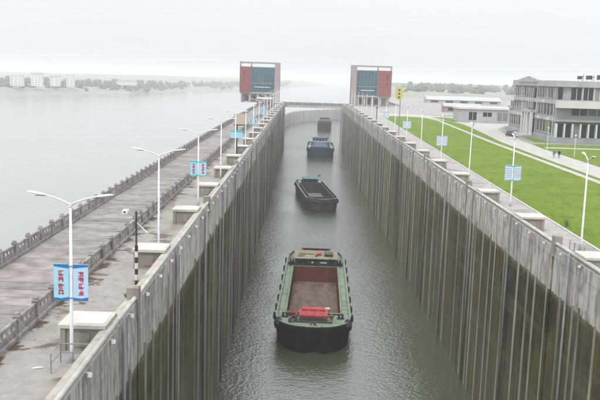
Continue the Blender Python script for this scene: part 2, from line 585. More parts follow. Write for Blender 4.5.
# ------------------------------------------------------------------ setting: water and land
GW = [(-15, 462), (-15, 560), (-13.5, 620), (-10.3, 657), (-6, 690), (2.5, 718), (14, 742), (39.7, 783), (70, 812), (112, 836)]   # line of the guide wall
m = MB()
m.add([(XL - 0.3, -60, 0), (XR + 0.3, -60, 0), (XR + 0.3, YEND + 14, 0), (68, YEND + 14, 0), (112, 836, 0)] + [(x, y, 0) for x, y in GW[-2::-1]] + [(-15, YEND + 14, 0), (XL - 0.3, YEND + 14, 0)],
      [tuple(range(5 + 9 + 2))])
tag(m.build('chamber_water', 'chamber_water'), kind='structure')
m = MB()
ri = [(-5500, -300), (-15.0, -300)] + [(x - 0.3, y + 0.1) for x, y in GW] + [(900, 836.1), (5500, 5500), (-5500, 5500)]
m.add([(x, y, 0) for x, y in ri], [tuple(range(len(ri)))])
tag(m.build('river', 'river_water'), kind='structure')

# left pier: solid body under the two walkways
m = MB()
m.box(-23.05, XL - 0.72, -30, YEND + 40, -3, DZ - 0.06)
tag(m.build('pier_body', 'box_concrete'), kind='structure')
m = MB()
m.box(-15.55, XL - 0.72, -30, YEND + 40, DZ - 0.055, DZ)
tag(m.build('left_deck', 'deck_concrete'), kind='structure')
wk = MB().box(-23.05, -15.55, 20, YEND + 40, DZ - 0.055, DZ - 0.03).build('walkway', 'paver_bed')
tag(wk, kind='structure')
slab = []
for k in range(3):
    slab.append(MB().bbox(-3.2, 3.2, 0, 1.78 + 0.025 * k, 0, 0.045 + 0.012 * k, 0.012).mesh('paving_slab', 'paver'))
y = 36.0
while y < YEND + 30:
    put(slab[random.randrange(3)], 'paving_slab', wk, (-19.25 + random.uniform(-0.02, 0.02), y, DZ - 0.03 + random.uniform(0, 0.008)))
    y += 1.86

# right bank: land, deck, lawn, road
m = MB()
m.prism([(XR + 0.72, -30), (600, -30), (3000, 300), (3000, 2600), (300, 2600), (128, 1400), (90, 1000), (72, 800), (64, 640), (60, YEND + 40), (XR + 0.72, YEND + 40)], -3, DZ - 0.06)
tag(m.build('right_bank', 'bank_ground'), kind='structure')


def edge_x(y):                 # the lawn's edge drifts slowly away from the wall
    return 27.9 + (y - 70) * 0.0215


m = MB().prism([(XR + 0.72, -30), (edge_x(-30), -30), (edge_x(330), 330), (edge_x(330) + 3, 338), (36, YEND + 38), (XR + 0.72, YEND + 38)], DZ - 0.056, DZ)
tag(m.build('right_deck', 'right_deck'), kind='structure')


def sheet(name, mat, pts, z0):
    m = MB()
    n = len(pts)
    m.prism(pts, z0 - 0.05, z0)
    return tag(m.build(name, mat), kind='structure')


# lawn between deck and road, rounded at its far end
K = 0.22
lawn_far = [(45.5, 30), (47.0, 120), (48.0, 165), (48.6, 200), (52.3, 296), (53.0, 312), (52.0, 324), (49.0, 333), (44.0, 337)]
sheet('lawn', 'grass', [(edge_x(30) + K, 30)] + lawn_far + [(edge_x(337) + K, 337)], DZ + 0.03)
sheet('ground_apron', 'far_ground', [(33.5, -20), (170, -20), (200, 430), (36, 430), (33.5, 300)], DZ - 0.012)
path_out = [(x + 1.5, y) for x, y in lawn_far[:6]] + [(54.5, 330), (50.5, 340), (44.0, 343.5), (33.6, 343.5), (33.6, 337.3), (44.0, 337.2)]
sheet('path', 'road_concrete', path_out + lawn_far[::-1], DZ + 0.008)
strip_l = [(x + 1.5, y) for x, y in lawn_far[:6]]
strip_r = [(49.0, 30), (49.8, 130), (50.7, 165), (52.2, 205), (57.0, 260), (59.0, 290), (56.5, 312)]
sheet('lawn', 'grass', strip_l + strip_r[::-1], DZ + 0.034)
sheet('road', 'road_concrete', strip_r + [(54.6, 331), (50.6, 341), (44, 344), (33.6, 344), (33.6, 362), (52, 362), (66, 345), (70, 303), (110, 300), (110, 292), (74, 288), (66.0, 266), (62.5, 245), (60.0, 216), (57.9, 190), (56.8, 150), (56.3, 30)], DZ + 0.004)
sheet('lawn', 'grass', [(56.5, 30), (130, 30), (130, 203), (59.6, 203), (58.2, 190), (57.0, 150)], DZ + 0.03)
sheet('path', 'road_concrete', [(59.2, 190), (130, 190), (130, 193), (59.5, 193)], DZ + 0.036)
sheet('lawn', 'grass', [(62.0, 209), (66.6, 209), (66.6, 233), (64.5, 233)], DZ + 0.03)
sheet('lawn', 'grass', [(68, 268), (75, 286), (110, 290), (110, 268)], DZ + 0.03)
sheet('lawn', 'grass', [(58.0, 304.5), (67.5, 304.5), (63, 338), (55.5, 341)], DZ + 0.03)
sheet('yard', 'right_deck', [(36.5, 362.2), (170, 362.2), (220, 720), (72, 720), (62, 600), (59.5, 480), (36.5, 480)], DZ - 0.004)
# kerb stones on the lawn's deck edge
kb = MB().prism([(edge_x(20), 20), (edge_x(20) + K, 20), (edge_x(330) + K, 330), (edge_x(330), 330)], DZ - 0.01, DZ + 0.02).build('kerb_bed', 'kerb')
tag(kb, kind='structure')
km = MB().bbox(-0.11, 0.11, 0, 1.96, 0, 0.10, 0.02).mesh('kerb_stone', 'kerb')
y = 52.0
while y < 240:
    put(km, 'kerb_stone', kb, (edge_x(y) + 0.11, y, DZ + 0.02), -0.0215)
    y += 2.0

# far shore with hills
def terrain(name, mat, x0, x1, nx, y0, y1, ny, hf):
    m = MB()
    for j in range(ny + 1):
        for i in range(nx + 1):
            x = x0 + (x1 - x0) * i / nx
            yy = y0 + (y1 - y0) * j / ny
            m.v.append((x, yy, hf(x, yy)))
    for j in range(ny):
        for i in range(nx):
            a = j * (nx + 1) + i
            m.f.append((a, a + 1, a + nx + 2, a + nx + 1))
    return tag(m.build(name, mat, smooth=True), kind='structure')


def shore_y(x):
    return 1160 + max(0, (x + 450)) * 2.2 + max(0, (x + 330)) * 4.0 + 25 * mnoise.noise(Vector((x * 0.006, 3, 0)))


def far_h(x, y):
    s = shore_y(x)
    d = y - s
    if d < 0:
        return -4
    return min(d * 0.14, 9) + max(0, min(d - 100, 700)) / 700 * (14 + 12 * mnoise.noise(Vector((x * 0.0016, y * 0.0012, 5))))


terrain('far_bank', 'far_ground', -3200, 700, 78, 1100, 4200, 52, far_h)


def right_h(x, y):
    d = y - 1700 - max(0, 330 - x) * 0.2
    if d < 0:
        return 15
    return 23 + max(0, min(d, 900)) / 900 * (9 + 10 * mnoise.noise(Vector((x * 0.003, y * 0.002, 9))))


terrain('hills', 'foliage_far', 150, 3000, 46, 1380, 2600, 24, right_h)


# ------------------------------------------------------------------ lock walls
def lock_wall(side):
    s = -1 if side == 'left' else 1
    face = XL if s < 0 else XR
    root = empty('lock_wall', (face, 0, 0.4), 0,
                 'stained concrete lock wall on the %s of the chamber with vertical guard strips' % side, 'wall')
    rnd = random.Random(3 if s < 0 else 4)
    T = 0.70
    y0s = 42.25 if s < 0 else 63.25
    nb = 0
    L = 18.7
    y = y0s - 2 * L
    cope = MB().prism_y([(0.02, 25.06), (s * 0.70, 25.06), (s * 0.76, 25.10), (s * 0.76, 25.24), (s * 0.40, 25.30), (s * 0.30, 25.28)], 0.05, L - 0.05) if s > 0 else \
        MB().prism_y([(-0.02, 25.06), (-0.30, 25.28), (-0.40, 25.30), (-0.76, 25.24), (-0.76, 25.10), (-0.70, 25.06)], 0.05, L - 0.05)
    copm = cope.mesh('coping', 'coping')
    pipe = MB().tube([(s * 0.12, 0.12, 25.38), (s * 0.12, L - 0.12, 25.36)], 0.14, 10).mesh('rail_pipe', 'rail_pale', True)
    def strip_mesh(w_, p, top):
        pts = [(0.02 * s, w_), (-0.6 * p * s, w_ * 0.95), (-p * s, w_ * 0.5), (-p * s, -w_ * 0.5), (-0.6 * p * s, -w_ * 0.95), (0.02 * s, -w_)]
        return MB().prism(pts if s < 0 else pts[::-1], -1.0, top).mesh('guard_strip', 'guard_strip')
    strip, strip2 = strip_mesh(0.11, 0.14, 21.5), strip_mesh(0.08, 0.11, 24.6)
    jp = MB().tube([(-0.16 * s, 0, -1), (-0.16 * s, 0, 25.5)], 0.10, 10).mesh('joint_pipe', 'pipe_grey', True)
    lm = MB().box(-0.20 * s, 0.0, -0.05, 0.05, 24.80, 24.86)
    lm.prism_x([(-0.13, 24.66), (0.13, 24.66), (0.06, 24.82), (-0.06, 24.82)], -0.30 * s, -0.10 * s)
    lmm = lm.mesh('wall_light', 'boat_white')
    head = MB().bbox(s * -0.12, s * 0.62, -0.34, 0.34, 24.2, 26.05, 0.04) if s > 0 else MB().bbox(-0.62, 0.12, -0.34, 0.34, 24.2, 26.05, 0.04)
    headm = head.mesh('recess_head', 'box_concrete')
    while y < YEND - 1:
        y1 = min(y + L, YEND)
        nb += 1
        notch = (nb % 2 == 1)
        m = MB()
        a, b = y + 0.03, y1 - 0.03
        if notch and b - a > 8:
            q = a + 4.45
            pts = [(0, a), (0, q + 0.1), (s * 0.5, q + 0.1), (s * 0.5, q + 0.65), (0, q + 0.65), (0, b), (s * T, b), (s * T, a)]
        else:
            q = None
            pts = [(0, a), (0, b), (s * T, b), (s * T, a)]
        if s > 0:
            pts = pts[::-1]
        m.prism(pts, -3, 25.06)
        m.build('wall_block', 'lock_concrete', root)
        if y1 - y > 10 and y1 > 15:
            put(copm, 'coping', root, (0, y, 0))
            put(pipe, 'rail_pipe', root, (0, y, 0))
            put(jp, 'joint_pipe', root, (0, y + 0.35, 0))
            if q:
                MB().box(s * 0.44, s * 0.497, q + 0.12, q + 0.63, -1, 24.9).build('recess_shade', 'hull_grey', root)  # dark strip added at the notch back, painting in the slot's shade
                for sd in (0.2, 0.55):
                    MB().tube([(s * 0.2, q + sd, -0.5), (s * 0.2, q + sd, 24.6)], 0.04, 5).build('ladder_rail', 'dark_metal', root)
                put(headm, 'recess_head', root, (0, q + 0.37, 0))
            for off in (2.6, 6.6, 9.2, 11.7, 15.3, 17.5):
                yy = y + off + rnd.uniform(-0.95, 0.95)
                if rnd.random() < 0.12:
                    continue
                if q and abs(yy - q - 0.37) < 0.7:
                    yy = q - 0.4
                full = rnd.random() < 0.3
                put(strip2 if full else strip, 'guard_strip', root, (0, yy, rnd.uniform(-0.3, 0.25) - (0.4 if full else 0)))
            for off in (2.4, 7.1, 11.8, 16.5):
                put(lmm, 'wall_light', root, (0, y + off, 0.2))
        y += L
    return root


lock_wall('left')
lock_wall('right')
# closing face of the far lock head on both sides
m = MB().box(XL - 6, XL, YEND + 0.05, YEND + 15, -3, DZ + 0.5)
m.box(XL - 6, XL + 0.25, YEND + 0.05, YEND + 2.5, -3, DZ + 0.9)
tag(m.build('lock_head_wall', 'guide_concrete'), 'pale concrete gate pier below the left control tower', 'wall')
m = MB().box(XR, XR + 6, YEND + 0.05, YEND + 15, -3, DZ + 0.5)
m.box(XR - 0.25, XR + 6, YEND + 0.05, YEND + 2.5, -3, DZ + 0.9)
tag(m.build('lock_head_wall', 'guide_concrete'), 'pale concrete gate pier below the right control tower', 'wall')


# ------------------------------------------------------------------ mooring boxes along both parapets
def mooring_box(side):
    s = -1 if side == 'left' else 1
    root = empty('mooring_box')
    x0, x1 = (-1.25, 1.25)
    m = MB()
    m.box(x0 + 0.12, x1 - 0.02, 0.15, 1.95, 0, 1.30)
    m.box(x0 + 0.02, x0 + 0.30, 0.06, 0.30, 0, 1.30)
    m.build('housing', 'box_concrete', root)
    sl_ = MB().bbox(x0 - 0.10, x1, 0.0, 2.15, 1.303, 1.52, 0.02).build('top_slab', 'white_slab', root)
    MB().bbox(x0 + 0.75 if s < 0 else x0 + 0.25, x1 - 0.15 if s < 0 else x1 - 0.75, 0.25, 1.85, 1.522, 1.55, 0.01).build('cover_plate', 'white_plate', sl_)
    MB().bbox(-0.45, 0.35, 0.10, 0.145, 0.25, 1.05, 0.01).build('access_hatch', 'box_concrete', root)
    MB().tube([(0.25, 0.08, 0.55), (0.25, 0.06, 0.75)], 0.02, 6).build('hatch_handle', 'steel_grey', root)
    return root


for side, ys in (('left', [40.9 + 18.7 * k for k in range(21)]), ('right', [61.6 + 18.8 * k for k in range(20)])):
    proto = mooring_box(side)
    for i, yy in enumerate(ys):
        o = proto if i == 0 else copy_tree(proto)
        o.location = ((XL - 0.45 - 1.25) if side == 'left' else (XR + 0.45 + 1.25), yy, DZ)
        o.scale = (1, 1.2, random.uniform(0.985, 1.03))
        o.rotation_euler.z = R(random.uniform(-0.8, 0.8))
        if side == 'right':
            o.scale.x = -1
        tag(o, '%s white-topped concrete mooring box along the %s lock wall, counting from the camera' % (ORD[i], side),
            'mooring box', 'mooring boxes along the %s lock wall' % side)


# ------------------------------------------------------------------ stone balustrades on the left pier
def balustrade(X, y0, y1, label):
    root = empty('balustrade', (X, 0, DZ), 0, label, 'balustrade')
    MB().bbox(-0.24, 0.24, y0 - 0.3, y1 + 0.3, -0.02, 0.24, 0.03).build('plinth', 'stone', root)
    S = 3.15
    pm = MB().bbox(-0.17, 0.17, -0.17, 0.17, 0.24, 1.22, 0.02)
    pm.bbox(-0.21, 0.21, -0.21, 0.21, 1.22, 1.30, 0.03)
    pm.bbox(-0.13, 0.13, -0.13, 0.13, 1.30, 1.48, 0.06)
    pm = pm.mesh('post', 'stone')
    a, b = 0.19, S - 0.19
    q = MB()
    q.box(-0.06, 0.06, a, b, 0.24, 0.60)                 # lower solid slab
    q.box(-0.085, 0.085, a + 0.15, b - 0.15, 0.32, 0.52)    # raised field on it
    for k in range(5):                                   # openings between short piers
        c = a + (b - a) * k / 4
        c = min(max(c, a + 0.09), b - 0.09)
        q.box(-0.055, 0.055, c - 0.09, c + 0.09, 0.60, 0.88)
    q.box(-0.06, 0.06, a, b, 0.88, 0.98)
    panel = q.mesh('panel', 'stone')
    rail = MB().tube([(0, a, 1.06), (0, b, 1.06)], 0.095, 8).mesh('hand_rail', 'stone')
    y = y0
    while y < y1:
        put(pm, 'post', root, (0, y, 0))
        put(panel, 'panel', root, (0, y, 0))
        put(rail, 'hand_rail', root, (0, y, 0))
        y += S
    put(pm, 'post', root, (0, y, 0))


balustrade(-15.8, 30.4, 400, 'carved stone balustrade between the left deck and the riverside walkway')
balustrade(-22.75, 49.2, 425, 'weathered stone balustrade along the outer river edge of the walkway')


# ------------------------------------------------------------------ street lamps
def lamp_mesh():
    root = empty('street_lamp')
    MB().bbox(-0.25, 0.25, -0.25, 0.25, 0, 0.06, 0.01).build('base_plate', 'steel_grey', root)
    MB().tube([(0, 0, 0.06), (0, 0, 0.9), (0, 0, 8.9)], [0.115, 0.105, 0.07], 10).build('pole', 'white_metal', root, smooth=True)
    MB().tube([(0, 0, 8.82), (0, 0, 9.02)], [0.11, 0.08], 8).build('collar', 'white_metal', root)
    for s in (-1, 1):
        pts = [(0, 0, 8.85), (s * 0.25, 0, 9.05), (s * 0.8, 0, 9.26), (s * 1.35, 0, 9.40)]
        arm = MB().tube(pts, [0.06, 0.055, 0.05, 0.045], 8).build('arm', 'white_metal', root, smooth=True)
        h = MB()
        n = 8
        prof = [(1.25, 0.06, 0.04), (1.45, 0.13, 0.075), (1.85, 0.17, 0.09), (2.15, 0.14, 0.07), (2.32, 0.05, 0.03)]
        o = 0
        for x, wy, hz in prof:
            zc = 9.385 + (x - 1.25) * 0.16
            for k in range(n):
                an = 2 * PI * k / n
                h.v.append((s * x, wy * math.cos(an), zc + hz * (math.sin(an) if math.sin(an) > 0 else 0.55 * math.sin(an))))
        for i in range(len(prof) - 1):
            for k in range(n):
                q = (k + 1) % n
                h.f.append((i * n + k, (i + 1) * n + k, (i + 1) * n + q, i * n + q))
        h.f.append(tuple(range(n)))
        h.f.append(tuple((len(prof) - 1) * n + k for k in range(n - 1, -1, -1)))
        hd = h.build('lamp_head', 'white_metal', root, smooth=True)
        MB().prism([(s * 1.38, -0.08), (s * 1.85, -0.10), (s * 1.85, 0.10), (s * 1.38, 0.08)][::s], 9.345, 9.375).build('lens', 'lens', hd)
    return root


LP = lamp_mesh()
first = True
LAMPS = {'left': [(-11.65, 39.4 + 25.05 * k) for k in range(16)], 'right': [(26.4, 72.0 + 25.3 * k) for k in range(15)]}
for side in ('left', 'right'):
    for i, (x, yy) in enumerate(LAMPS[side]):
        o = LP if first else copy_tree(LP)
        first = False
        o.location = (x, yy, DZ)
        o.scale = (0.96, 0.96, 0.937)
        o.rotation_euler = (R(random.uniform(-0.5, 0.5)), R(random.uniform(-0.4, 0.4)), (0 if side == 'left' else R(86)) + R(random.uniform(-4, 4)))
        tag(o, '%s white twin-arm street lamp on the %s deck, counting from the camera' % (ORD[i], side), 'street lamp',
            'street lamps along the %s deck' % side)


# ------------------------------------------------------------------ banner signs on lamp poles
def glyph(m, cx, cz, sz, yf, rnd):
    """a few brush-like strokes filling a square"""
    t = sz * 0.15
    h = sz / 2
    rows = sorted(rnd.sample([-0.8, -0.4, 0.0, 0.4, 0.8], 3))
    for r_ in rows:
        l_ = rnd.uniform(0.6, 1.0) * h
        m.box(cx - l_, cx + l_, yf - 0.004, yf, cz + r_ * h - t / 2, cz + r_ * h + t / 2)
    for c_ in rnd.sample([-0.6, 0.0, 0.6], 2):
        l_ = rnd.uniform(0.6, 1.0) * h
        m.box(cx + c_ * h - t / 2, cx + c_ * h + t / 2, yf - 0.006, yf - 0.0045, cz - l_, cz + l_)


def banner(side, x, y, z0, z1, hw, kind, label, seed, bias=0.0):
    rnd = random.Random(seed)
    root = empty('banner_sign', (x, y, DZ), 0, label, 'banner sign', 'banner signs on the lamp poles')
    yf = -0.16
    band = {'blue': 'sign_blue', 'teal': 'sign_teal', 'text': 'sign_sky'}[kind]
    for s in (-1, 1):
        a, b = (0.11, hw) if s > 0 else (-hw, -0.11)
        a += bias; b += bias
        p = MB().box(a, b, yf, yf + 0.05, z0, z1).build('panel', 'sign_text' if kind == 'text' else 'sign_pale' if s < 0 else 'sign_white', root)
        m = MB().prism_y([(a, z1 - 0.22), (b, z1 - 0.12), (b, z1), (a, z1)] if s > 0 else [(a, z1 - 0.12), (b, z1 - 0.22), (b, z1), (a, z1)], yf - 0.005, yf - 0.001)
        m.build('colour_band', band, p)
        m = MB().prism_y([(a, z0), (b, z0), (b, z0 + 0.20), ((a + b) / 2, z0 + 0.12), (a, z0 + 0.16)], yf - 0.005, yf - 0.001)
        m.build('colour_band', band, p)
        m = MB()
        if kind != 'text':
            for k in range(4):
                glyph(m, (a + b) / 2 + 0.02 * s, z1 - 0.48 - k * (z1 - z0 - 0.75) / 3.5, 0.31, yf - 0.0012, rnd)
            m.build('lettering', 'sign_red', p)
        else:
            for k in range(6):
                zz = z1 - 0.42 - k * 0.22
                for q in range(4):
                    w_ = rnd.uniform(0.03, 0.085)
                    cx = a + (b - a) * (q + 0.5) / 4.0
                    m.box(cx - w_, cx + w_, yf - 0.006, yf - 0.001, zz - 0.035, zz + 0.035)
            tag(m.build('lettering', 'sign_ink', p), kind='stuff')
    m = MB()
    for zz in (z0 + 0.12, z1 - 0.12):
        m.box(-hw + bias, hw + bias, yf + 0.05, yf + 0.09, zz - 0.03, zz + 0.03)
        m.box(-0.06, 0.06, yf + 0.09, -0.04, zz - 0.03, zz + 0.03)
    m.build('bracket', 'steel_grey', root)
    return root


bl = LAMPS['left']
banner('left', *bl[0], 3.36, 5.28, 0.88, 'blue', 'pale blue twin banner with red characters on the nearest left lamp', 1, 0.06)
banner('left', *bl[2], 3.55, 5.3, 0.92, 'teal', 'teal-topped banner with red characters on the third left lamp', 2)
banner('left', *bl[6], 3.5, 5.3, 0.95, 'teal', 'small pale banner on the seventh left lamp from the camera', 4)
banner('left', *bl[8], 3.5, 5.3, 0.95, 'teal', 'tiny pale banner on the ninth left lamp from the camera', 5)
br = LAMPS['right']
banner('right', *br[1], 3.2, 5.15, 1.0, 'text', 'blue-edged notice board with rows of small text on the second right lamp', 6)
banner('right', *br[3], 3.2, 5.15, 1.0, 'text', 'small blue-edged notice board on the fourth right lamp', 7)
banner('right', *br[5], 3.2, 5.15, 1.0, 'text', 'tiny blue-edged notice board on the sixth right lamp', 8)
banner('right', *br[7], 3.2, 5.15, 1.0, 'text', 'far blue-edged notice board on the eighth right lamp', 9)

# signal masts
r_ = empty('signal_mast', (-11.95, 146.0, DZ), 0, 'dark mast with a blank beige board on top beside the left wall', 'signal mast')
MB().tube([(0, 0, 0), (0, 0, 8.1)], 0.13, 8).build('pole', 'dark_metal', r_)
b_ = MB().box(-0.55, 1.45, -0.2, -0.1, 6.15, 8.15).build('board', 'beige_board', r_)
MB().box(-0.6, 1.5, -0.1, 0.14, 5.97, 6.13).build('board_bracket', 'dark_metal', r_)
p_ = MB().box(-1.2, 1.1, -0.24, -0.18, 3.6, 5.0).build('notice_panel', 'sign_pale', r_)
MB().box(-1.2, 1.1, -0.25, -0.243, 4.7, 5.0).build('colour_band', 'sign_teal', p_)

r_ = empty('signal_mast', (26.2, 216, DZ), 0, 'mast with a yellow signal board above the right deck', 'signal mast')
MB().tube([(0.4, 0, 0), (0.4, 0, 10.6)], 0.12, 8).build('pole', 'steel_grey', r_)
b_ = MB().prism_y([(-1.0, 10.6), (-0.5, 9.8), (0.5, 9.8), (1.0, 10.6), (1.0, 13.3), (-1.0, 13.3)], -0.2, -0.1).build('board', 'yellow_board', r_)
for zz in (12.6, 11.6, 10.6):
    MB().tube([(0, -0.21, zz), (0, -0.34, zz)], 0.24, 12).build('signal_lamp', 'dark_metal', b_)
MB().tube([(0.4, 0, 10.5), (0, -0.05, 13.2)], 0.09, 6).build('stay', 'steel_grey', r_)

r_ = empty('camera_mast', (25.5, 270, DZ), 0, 'thin dark camera mast standing on the far right deck', 'camera mast')
MB().tube([(0, 0, 0), (0, 0, 6.2)], 0.14, 8).build('pole', 'dark_metal', r_)
MB().box(-0.6, 0.6, -0.1, 0.1, 5.6, 5.8).build('cross_arm', 'dark_metal', r_)
MB().box(-0.62, -0.38, -0.35, 0.2, 5.8, 6.1).build('camera_housing', 'white_metal', r_)

# striped camera post by the second box
r_ = empty('striped_post', (-11.45, 54.6, DZ), 0, 'black and white striped post with camera beside the second left box', 'post')
for k in range(7):
    zz = 0.02 + k * 0.42
    MB().tube([(0, 0, zz), (0, 0, zz + 0.42)], 0.12, 10).build('stripe', 'stripe_black' if k % 2 == 0 else 'stripe_white', r_)
MB().tube([(0, 0, 2.96), (0, 0, 5.2)], 0.07, 8).build('pole', 'dark_metal', r_)
MB().tube([(-0.1, 0, 5.1), (-0.7, -0.1, 5.35)], 0.03, 6).build('bracket_arm', 'steel_grey', r_)
MB().tube([(0.05, 0, 4.6), (0.85, -0.15, 3.9)], 0.03, 6).build('stay', 'white_metal', r_)
hd = MB().bbox(-0.95, -0.55, -0.35, 0.25, 5.3, 5.52, 0.03).build('camera_housing', 'white_metal', r_)
MB().tube([(-0.75, -0.35, 5.41), (-0.75, -0.40, 5.41)], 0.07, 8).build('lens', 'lens', hd)
MB().tube([(0, 0, 5.2), (0, 0, 5.45)], [0.12, 0.05], 8).build('cap', 'dark_metal', r_)
MB().bbox(-0.5, 0.3, -0.3, 0.3, 0, 0.12, 0.02).build('footing', 'box_concrete', r_)

# low pipe guards over the ladder heads
def ladder_guard(loc, label, flip=1):
    r = empty('ladder_guard', loc, 0, label, 'railing')
    P = [(-0.75, -0.9), (0.75, -0.9), (0.75, 0.7), (-0.75, 0.7)]
    for (x, yy) in P:
        MB().tube([(x, yy, 0), (x, yy, 1.05)], 0.035, 6).build('post', 'steel_grey', r)
    for zz in (0.55, 1.02):
        MB().tube([(P[0][0], P[0][1], zz), (P[3][0], P[3][1], zz), (P[2][0], P[2][1], zz), (P[1][0], P[1][1], zz)], 0.03, 6).build('rail', 'steel_grey', r)
    return r


ladder_guard((-11.45, 38.6, DZ), 'grey pipe guard rail round the foot of the nearest left lamp')
# stanchions beside the right wall's recess head
r_ = empty('stanchion_row', (23.8, 66.4, DZ), 0, 'short row of grey stanchions behind the right wall near the frame edge', 'railing')
for k in range(4):
    MB().tube([(0.1 * k, -0.9 * k + 1.2, 0), (0.1 * k, -0.9 * k + 1.2, 1.75)], 0.045, 6).build('post', 'steel_grey', r_)
MB().tube([(0, 1.2, 1.0), (0.3, -1.5, 1.0)], 0.03, 6).build('rail', 'steel_grey', r_)

# small things on the left deck
r_ = empty('paper_scrap', (-13.1, 38.4, DZ), 0.3, 'pale scrap of sheeting lying on the left deck', 'litter')
MB().add([(-0.28, -0.1, 0.01), (0.08, -0.14, 0.03), (0.3, -0.05, 0.012), (0.25, 0.1, 0.02), (-0.05, 0.13, 0.04), (-0.25, 0.08, 0.012)], [(0, 1, 4, 5), (1, 2, 3, 4)]).build('sheet', 'white_plate', r_)
r_ = empty('deck_bollard', (-11.1, 50.3, DZ), 0, 'small dark mooring bollard on deck between first and second left boxes', 'bollard')
MB().tube([(0, 0, 0), (0, 0, 0.45), (0, 0, 0.5), (0, 0, 0.62)], [0.22, 0.17, 0.27, 0.25], 12).build('post', 'dark_metal', r_)
MB().box(-0.4, 0.4, -0.4, 0.4, 0, 0.05).build('base_plate', 'dark_metal', r_)

# little shrub on the lawn edge
r_ = empty('shrub', (29.0, 83.9, DZ + 0.03), 0, 'single small leafy shrub on the near edge of the lawn', 'shrub')
rnd = random.Random(11)
m = MB()
for k in range(240):
    a, e, d = rnd.uniform(0, 2 * PI), rnd.uniform(0.1, 1.4), rnd.uniform(0.15, 0.62)
    c = Vector((math.cos(a) * math.cos(e) * d, math.sin(a) * math.cos(e) * d, 0.12 + math.sin(e) * d * 1.25))
    u = Vector((rnd.uniform(-1, 1), rnd.uniform(-1, 1), rnd.uniform(-0.4, 0.8))).normalized() * 0.11
    v = Vector((rnd.uniform(-1, 1), rnd.uniform(-1, 1), rnd.uniform(-0.6, 0.6))).normalized() * 0.05
    m.add([c, c + u * 0.5 + v, c + u, c + u * 0.5 - v], [(0, 1, 2, 3)])
m.build('leaves', 'foliage', r_)
m = MB()
for k in range(5):
    a = k * 1.26
    m.tube([(0, 0, 0), (math.cos(a) * 0.3, math.sin(a) * 0.3, 0.55)], [0.02, 0.008], 5)
m.build('stems', 'box_concrete', r_)


# ------------------------------------------------------------------ barges
def interp(tab, x):
    for (a, va), (b, vb) in zip(tab, tab[1:]):
        if x <= b:
            return va + (vb - va) * max(0, (x - a)) / (b - a)
    return tab[-1][1]


